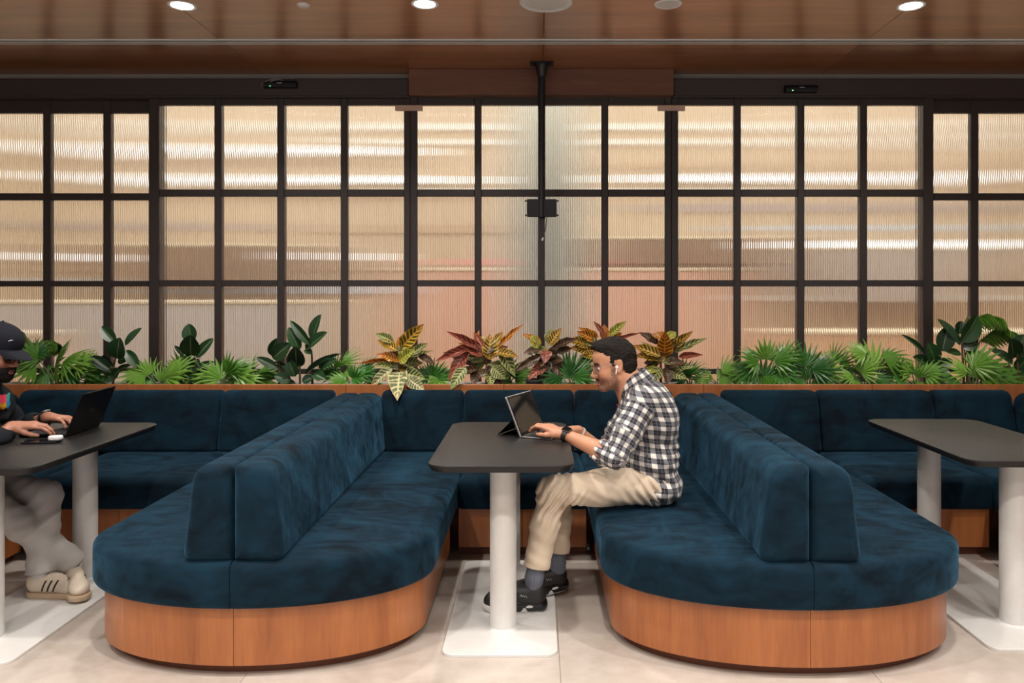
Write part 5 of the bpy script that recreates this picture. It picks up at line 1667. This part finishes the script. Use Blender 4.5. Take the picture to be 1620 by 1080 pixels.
ficus('tall rubber plant by the right wide window post', 1490, 5.52, c5, 3.115, [[(1185, 400), (1185, 330), (1195, 220)], [(1325, 400), (1320, 300), (1312, 170)]],
      [(1218, 235, 1245, 112, 76), (1305, 205, 1210, 72, 42), (1308, 188, 1412, 66, 86, None, -0.05), (1300, 150, 1312, 85, 52), (1186, 302, 1160, 198, 76, None, -0.08), (1125, 245, 1030, 148, 24), (1150, 300, 1075, 262, 48),
       (1310, 250, 1235, 228, 36), (1385, 245, 1330, 195, 66), (1190, 310, 1270, 280, 50), (1190, 350, 1250, 330, 60), (1330, 250, 1420, 235, 46), (1160, 340, 1090, 320, 50), (1320, 220, 1390, 190, 56)])
ficus('rubber plant cut off by the right edge of the picture', 1606, 5.48, c5, 3.115, [[(1590, 400), (1590, 330), (1585, 240)]],
      [(1572, 268, 1558, 176, 76, None, -0.08), (1590, 235, 1625, 152, 76), (1562, 302, 1465, 214, 42), (1585, 330, 1640, 262, 60), (1590, 270, 1690, 230, 60), (1560, 340, 1510, 320, 50)])

# ---- crotons
def croton_plant(label, px, Y, C, sc, base, leaves):
    r = plant('croton', label, 'plant', px, Y, 'crotons in the planter')
    p0 = P(*C(*base), Y); q = p0.copy(); q.z = 0.77
    stem(r, [q, p0 + Vector((0.0, 0, -0.02)), p0 + Vector((0, 0, 0.08))], [0.010, 0.009, 0.006], 'stem_brown')
    leafy(r, Y, C, sc, leaves)
    ext = max(abs(l[2] - base[0]) for l in leaves) * 0.62; up_ = base[1] - min(l[3] for l in leaves)
    fill = []
    for k in range(11):       # inner and rear leaves that close the crown
        a = random.uniform(-1, 1); h = random.uniform(0.05, 0.72)
        by_ = base[1] - up_ * h * 0.55
        fill.append((base[0] + a * 0.08 * ext, by_, base[0] + a * ext, by_ - up_ * random.uniform(-0.18, 0.38), sc * 15, random.choice(['dark', 'dark', 'green', 'yellow', leaves[k % len(leaves)][5]]), random.uniform(0.0, 0.10)))
    leafy(r, Y, C, sc, fill)
    return r
k1 = crop(560, 500, 7.715)
croton_plant('croton with a large green and cream leaf hanging over the ledge', 631, 5.44, k1, 7.715, (550, 690),
    [(570, 395, 845, 98, 175, 'yellow', -0.02), (555, 400, 600, 212, 110, 'orange', 0.08), (490, 320, 250, 196, 105, 'green', 0.02), (530, 420, 282, 285, 115, 'yellow', 0.0), (540, 530, 285, 455, 105, 'orange', -0.06),
     (530, 550, 60, 550, 55, 'orange', -0.05), (545, 560, 735, 405, 145, 'lime', -0.10), (560, 480, 730, 370, 110, 'lime', -0.03), (700, 470, 905, 308, 95, 'green', 0.04), (600, 540, 975, 412, 55, 'cream', -0.02), (780, 470, 992, 575, 90, 'dark', -0.03),
     (555, 680, 525, 1000, 215, 'cream', -0.45, -0.11, 0), (590, 690, 865, 765, 165, 'green', -0.10), (660, 770, 855, 895, 150, 'cream', -0.19, -0.11, 0), (470, 640, 168, 868, 120, 'cream', -0.15, -0.08), (510, 600, 225, 600, 80, 'green', -0.08), (550, 640, 300, 720, 120, 'dark', 0.0), (600, 640, 780, 600, 100, 'dark', 0.05),
     (560, 600, 640, 480, 110, 'dark', 0.06), (530, 500, 420, 420, 90, 'dark', 0.07)])
k3 = crop(660, 480, 3.374)
croton_plant('croton with drooping brick red leaves left of the tablet computer', 765, 5.46, k3, 3.374, (370, 360),
    [(360, 260, 158, 146, 42, 'red', -0.03), (300, 230, 332, 140, 24, 'orange', 0.05), (385, 300, 392, 160, 84, 'yellow', 0.0), (335, 240, 350, 170, 46, 'lime', 0.04), (430, 240, 560, 100, 30, 'orange', 0.02), (410, 220, 452, 145, 42, 'yellow', 0.06),
     (300, 230, 98, 305, 46, 'red', -0.08), (270, 250, 165, 402, 66, 'red', -0.10), (440, 250, 525, 378, 66, 'green', -0.06), (385, 365, 392, 440, 60, 'green', -0.10), (260, 340, 175, 452, 62, 'green', -0.19, -0.12), (350, 280, 250, 200, 70, 'red', -0.02),
     (420, 260, 540, 280, 50, 'yellow', -0.03), (340, 340, 290, 430, 66, 'dark', -0.08), (380, 330, 440, 430, 76, 'dark', -0.04), (330, 350, 200, 370, 40, 'dark', -0.10), (300, 330, 140, 250, 40, 'dark', 0.05), (400, 340, 470, 400, 70, 'green', -0.05), (360, 250, 300, 150, 40, 'red', 0.06)])
croton_plant('small dark croton directly above the tablet screen', 866, 5.48, k3, 3.374, (690, 350),
    [(705, 225, 768, 130, 56, 'yellow', -0.02), (665, 215, 565, 156, 40, 'orange', 0.02), (690, 250, 682, 305, 60, 'red', -0.10), (645, 240, 610, 165, 50, 'lime', 0.0), (700, 215, 720, 130, 60, 'green', 0.05), (720, 245, 855, 172, 44, 'dark', -0.02), (750, 255, 825, 240, 50, 'dark', -0.05),
     (660, 280, 515, 360, 44, 'dark', -0.06), (685, 330, 598, 388, 62, 'red', -0.09), (690, 310, 780, 300, 60, 'dark', -0.05), (650, 250, 570, 260, 46, 'dark', -0.03), (700, 330, 640, 420, 60, 'dark', -0.05), (710, 310, 800, 390, 60, 'dark', -0.02)])
croton_plant('orange and yellow croton rising behind the head of the man in the checked shirt', 950, 5.56, k3, 3.374, (980, 300),
    [(960, 200, 855, 148, 52, 'orange', -0.03), (970, 180, 862, 122, 30, 'orange', 0.02), (1000, 180, 942, 84, 26, 'red', 0.05), (1025, 175, 1116, 92, 44, 'lime', 0.0), (920, 225, 812, 185, 66, 'yellow', -0.04), (930, 260, 826, 226, 60, 'yellow', -0.05), (930, 330, 876, 352, 50, 'green', -0.05),
     (1040, 200, 1195, 150, 18, 'red', 0.0), (940, 290, 850, 310, 60, 'green', -0.02), (1000, 200, 1000, 110, 50, 'orange', 0.04), (1010, 210, 1090, 150, 50, 'orange', 0.02), (960, 280, 880, 270, 50, 'yellow', -0.06)])
croton_plant('croton with a broad orange leaf, right of the man in the checked shirt', 1053, 5.47, k3, 3.374, (1300, 330),
    [(1322, 285, 1322, 150, 82, 'orange', -0.06), (1290, 215, 1190, 148, 46, 'dark', 0.02), (1300, 190, 1270, 140, 66, 'orange', 0.06), (1350, 250, 1470, 146, 46, 'yellow', -0.02), (1370, 260, 1545, 176, 40, 'green', -0.02), (1395, 285, 1518, 268, 34, 'red', -0.05), (1300, 280, 1150, 222, 56, 'yellow', -0.03),
     (1330, 190, 1385, 143, 46, 'lime', 0.06), (1290, 300, 1165, 265, 50, 'yellow', -0.06), (1340, 260, 1430, 160, 40, 'dark', 0.03), (1300, 300, 1200, 200, 46, 'cream', 0.0), (1330, 320, 1420, 310, 60, 'dark', -0.05), (1340, 360, 1440, 400, 56, 'green', -0.06), (1290, 350, 1190, 360, 40, 'lime', -0.06), (1300, 340, 1240, 430, 60, 'green', -0.05), (1330, 340, 1340, 430, 60, 'dark', -0.06), (1350, 340, 1480, 330, 50, 'green', -0.03), (1280, 330, 1170, 400, 50, 'dark', -0.02)])

# ---- fan palms
def fan_mesh(mat, nseg, spread, fused, droop, seed):
    """palmate frond, hub at the origin, middle segment along +x with length 1, upper side +z"""
    rnd = random.Random(seed); b = MB()
    for i in range(nseg):
        f = (i + 0.5) / nseg - 0.5
        a = R(spread) * f
        L = (1.0 - 0.55 * abs(f) ** 1.5 * 1.4) * rnd.uniform(0.90, 1.05)
        hw = R(spread) / nseg / 2
        rows = []
        for t in (0.03, 0.25, fused, (fused + 1) / 2 + 0.05, 1.0):
            r = L * t
            wdt = math.tan(hw) * r if t <= fused else math.tan(hw) * L * fused * (1 - t) / (1 - fused) * (0.95 if t < 1 else 0) + 0.004
            z0 = -droop * r * r - 0.25 * droop * abs(f) * r
            fold = 0.35 * wdt
            ca, sa = math.cos(a), math.sin(a)
            def w(u, v, z): return (u * ca - v * sa, u * sa + v * ca, z)
            rows.append([w(r, -wdt, z0 - fold), w(r, 0, z0 + fold), w(r, wdt, z0 - fold), w(r, 0, z0 + fold - 0.008)])
        b.loft(rows)
    return b.mesh('frond', mat, False)
FAN = [fan_mesh('palm_leaf', 12, 215, 0.58, 0.34, 1), fan_mesh('palm_leaf', 10, 170, 0.45, 0.55, 2), fan_mesh('palm_leaf_dark', 12, 200, 0.52, 0.38, 3), fan_mesh('palm_leaf', 8, 120, 0.40, 0.30, 4)]
def fan(root, Y, hub, ang, size, var, lean=-0.3, rot=None):
    """hub: photo px; ang: direction of the middle segment in the picture (deg, 0 = right, 90 = up); size px"""
    h = P(hub[0], hub[1], Y)
    L = size / FPX * Y
    d = Vector((math.cos(R(ang)), lean, math.sin(R(ang)))).normalized()
    face = Vector((random.uniform(-0.3, 0.3), -0.75, 0.75)) if rot is None else Vector(rot)
    nrm = (face - d * face.dot(d)).normalized(); side = nrm.cross(d)
    o = link('frond', FAN[var], root)
    m = Matrix((d * L, side * L, nrm * L)).transposed().to_4x4(); m.translation = h - root.location
    o.matrix_local = m
    base = root.location.copy() + Vector((random.uniform(-0.015, 0.015), random.uniform(-0.015, 0.015), 0))
    midp = base.lerp(h, 0.55) + Vector((0, 0, 0.02))
    MB().tube([Vector((0, 0, -0.004)), midp - root.location, h - root.location], [0.006, 0.0045, 0.0035], 6).build('stalk', 'stem_green', root)
def palm(label, px, Y, fronds):
    r = plant('fan_palm', label, 'plant', px, Y, 'fan palms in the planter')
    for (hx, hy, ang, sz, var, *ln) in fronds:
        fan(r, Y, (hx, hy), ang, sz, var, *(ln or (random.uniform(-0.7, -0.1),)))
palm('large bright fan palm beside the man in the cap', 88, 5.44, [(62, 568, 120, 40, 0), (88, 575, 60, 48, 0), (100, 572, 20, 52, 1), (58, 578, 165, 46, 0), (76, 590, 200, 44, 2), (108, 590, -10, 40, 2), (88, 604, 85, 26, 3, -0.2), (50, 560, 70, 34, 2, 0.3), (120, 578, 40, 36, 0)])
palm('low fan palm between the man in the cap and the first rubber plant', 140, 5.60, [(130, 590, 60, 40, 0), (150, 588, 120, 38, 1), (140, 595, 20, 44, 2), (125, 600, 170, 40, 0), (150, 602, 10, 36, 0)])
palm('fan palm with a bright upright frond under the left wide window post', 252, 5.46, [(252, 604, 80, 38, 3, -0.15), (262, 598, 50, 52, 0), (238, 592, 130, 36, 1), (228, 590, 170, 40, 0), (276, 585, 30, 36, 0), (240, 600, 200, 36, 2), (262, 602, 5, 44, 2)])
palm('small dark fan palm behind the second rubber plant', 292, 5.62, [(292, 585, 90, 36, 2), (300, 592, 30, 36, 2), (285, 595, 150, 40, 2), (296, 598, 200, 34, 0)])
palm('fan palm with pale fronds between the second and third rubber plants', 352, 5.46, [(360, 590, 80, 36, 0), (345, 596, 160, 44, 1), (372, 592, 30, 40, 0), (330, 598, 185, 36, 2), (350, 600, 120, 40, 0), (385, 598, 0, 34, 0), (362, 586, 40, 40, 1)])
palm('feathery light green palm left of the largest rubber plant', 402, 5.56, [(398, 588, 70, 34, 3), (408, 590, 30, 44, 3), (392, 596, 140, 36, 1), (404, 600, 10, 46, 0), (386, 602, 180, 38, 0)])
palm('thin young palm between the largest rubber plant and the first croton', 536, 5.58, [(540, 575, 40, 42, 3, 0.0), (532, 582, 75, 30, 3), (545, 588, 15, 34, 3), (528, 594, 120, 30, 2)])
palm('dark green fan palm touching the left side of the first croton', 572, 5.42, [(556, 598, 30, 44, 2), (572, 590, 45, 38, 2), (548, 602, 170, 34, 0), (580, 604, 10, 34, 2), (560, 600, 100, 30, 2)])
palm('low green fan palm between the first and second crotons', 690, 5.46, [(684, 596, 80, 34, 2), (694, 598, 30, 32, 0), (678, 600, 140, 34, 2), (700, 600, 160, 30, 0), (690, 602, 60, 34, 2)])
palm('low green fan palm at the foot of the second croton', 806, 5.60, [(804, 590, 80, 36, 2), (815, 596, 30, 34, 0), (795, 598, 140, 34, 2), (808, 602, 170, 30, 0)])
palm('dark fan palm left of the face of the man in the checked shirt', 902, 5.44, [(900, 596, 100, 46, 2), (908, 598, 50, 44, 2), (890, 598, 150, 42, 2), (915, 600, 10, 38, 2), (885, 602, 185, 36, 2), (902, 600, 75, 46, 2)])
palm('palm with drooping strips right of the crotons', 1092, 5.58, [(1090, 588, 30, 34, 3), (1080, 594, 80, 32, 2), (1096, 598, 10, 36, 3), (1085, 600, 140, 34, 2)])
palm('small palm with one long arching leaf left of the big fan palm', 1136, 5.48, [(1128, 600, 130, 26, 3), (1142, 590, 40, 44, 3, -0.1), (1135, 598, 20, 50, 1), (1122, 602, 175, 26, 3), (1150, 588, 20, 40, 1)])
palm('big spiky fan palm in the middle of the right windows', 1212, 5.44, [(1212, 568, 85, 34, 0), (1225, 572, 40, 40, 0), (1200, 574, 140, 40, 0), (1192, 584, 180, 38, 2), (1230, 588, -5, 40, 2), (1212, 592, 250, 30, 0), (1240, 566, 60, 34, 1), (1185, 588, 200, 36, 0), (1208, 600, 60, 40, 2)])
palm('dark spiky fan palm right of the big fan palm', 1280, 5.46, [(1272, 580, 75, 44, 2), (1285, 584, 40, 46, 2), (1262, 586, 130, 38, 2), (1290, 594, 5, 40, 2), (1268, 598, 190, 34, 2), (1300, 590, 60, 40, 0), (1280, 600, 100, 34, 2)])
palm('upright narrow palm between two dark fan palms', 1325, 5.58, [(1318, 570, 75, 36, 3), (1328, 578, 50, 40, 3), (1312, 584, 110, 34, 3), (1334, 590, 20, 34, 2), (1322, 596, 160, 30, 2)])
palm('palm with pale drooping fronds left of the tall rubber plant', 1372, 5.44, [(1362, 590, 60, 36, 0), (1350, 596, 150, 34, 1), (1380, 580, 70, 50, 1, 0.1), (1398, 566, 20, 44, 1), (1370, 560, 140, 34, 0, 0.1), (1388, 596, 0, 40, 2), (1358, 602, 180, 36, 0), (1410, 585, 40, 36, 2)])
palm('fan palm with bright spiky frond below the tall rubber plant', 1450, 5.42, [(1450, 598, 80, 36, 3), (1442, 590, 120, 32, 0), (1462, 592, 40, 36, 0), (1432, 600, 170, 36, 2), (1455, 604, 250, 22, 0), (1470, 602, 10, 36, 2)])
palm('wide bright fan palm in front of the tall rubber plant', 1540, 5.40, [(1540, 580, 60, 44, 0), (1552, 584, 20, 48, 0), (1530, 590, 130, 42, 1), (1545, 598, 85, 34, 0), (1565, 595, 0, 46, 0), (1515, 600, 175, 40, 2), (1575, 600, 30, 40, 0)])
palm('fan palm at the right edge of the picture', 1600, 5.56, [(1600, 598, 40, 40, 0), (1590, 600, 120, 40, 2), (1610, 604, 10, 44, 0), (1585, 598, 170, 36, 0)])

# ---- feather palm arching at the right
def feather(label, px, Y, arcs):
    r = plant('feather_palm', label, 'plant', px, Y, 'feather palms in the planter')
    for pts_px in arcs:
        pts = [P(x, y, Y + dy) for x, y, dy in pts_px]
        st = [Vector((0, 0, -0.004))] + [p - r.location for p in pts]
        fr = MB().tube(st, [0.006] + [0.0045 - 0.0006 * i for i in range(len(pts))], 6).build('frond_rib', 'stem_pale', r)
        n = 22
        def at(t):
            u = t * (len(pts) - 1); i = min(int(u), len(pts) - 2); return pts[i].lerp(pts[i + 1], u - i), (pts[i + 1] - pts[i]).normalized()
        lm = LEAFLET
        for k in range(n):
            t = 0.25 + 0.75 * k / (n - 1); p, d = at(t)
            for sg in (-1, 1):
                out = (d * 0.55 + Vector((0, sg * -0.75, 0.0)) + Vector((0, 0, -0.42 * sg if False else -0.45))).normalized()
                L = 0.13 * math.sin(math.pi * (0.18 + 0.72 * t)) + 0.02
                f = Vector((0, -0.3, 1)); nrm = (f - out * f.dot(out)).normalized(); side = nrm.cross(out)
                o = link('leaflet', lm, fr)
                m = Matrix((out * L, side * 0.008, nrm * L)).transposed().to_4x4(); m.translation = p - r.location; o.matrix_local = m
LEAFLET = leaf_mesh('leaflet', 'palm_leaf', sh_lance, 0.30, 0.3, 0.0, 5, 1)
feather('feather palm arching over the tall rubber plant', 1530, 5.62, [[(1528, 580, 0), (1524, 530, 0.0), (1535, 508, -0.02), (1556, 500, -0.05), (1578, 505, -0.08), (1592, 522, -0.10)],
                                                                          [(1532, 580, 0), (1550, 540, 0.02), (1575, 520, 0.03), (1600, 528, 0.03), (1625, 548, 0.02)]])
feather('slim feather palm behind the man in the cap', 45, 5.64, [[(46, 580, 0), (48, 560, 0), (58, 546, 0.0), (74, 541, -0.02), (90, 545, -0.03)], [(44, 580, 0), (36, 550, 0), (30, 532, 0), (18, 524, -0.02)]])
# nursery pot visible between the small crotons
pt = P(845, 604, 5.42)
t = thing('nursery_pot', 'dark plastic nursery pot in the planter left of the small dark croton', 'pot', (pt.x, 5.43, 0.775))
MB().lathe([(0.045, 0), (0.058, 0.07), (0.062, 0.07), (0.062, 0.085), (0.055, 0.085), (0.052, 0.06), (0.0005, 0.06)], 28).build('pot_wall', 'pot_dark', t)
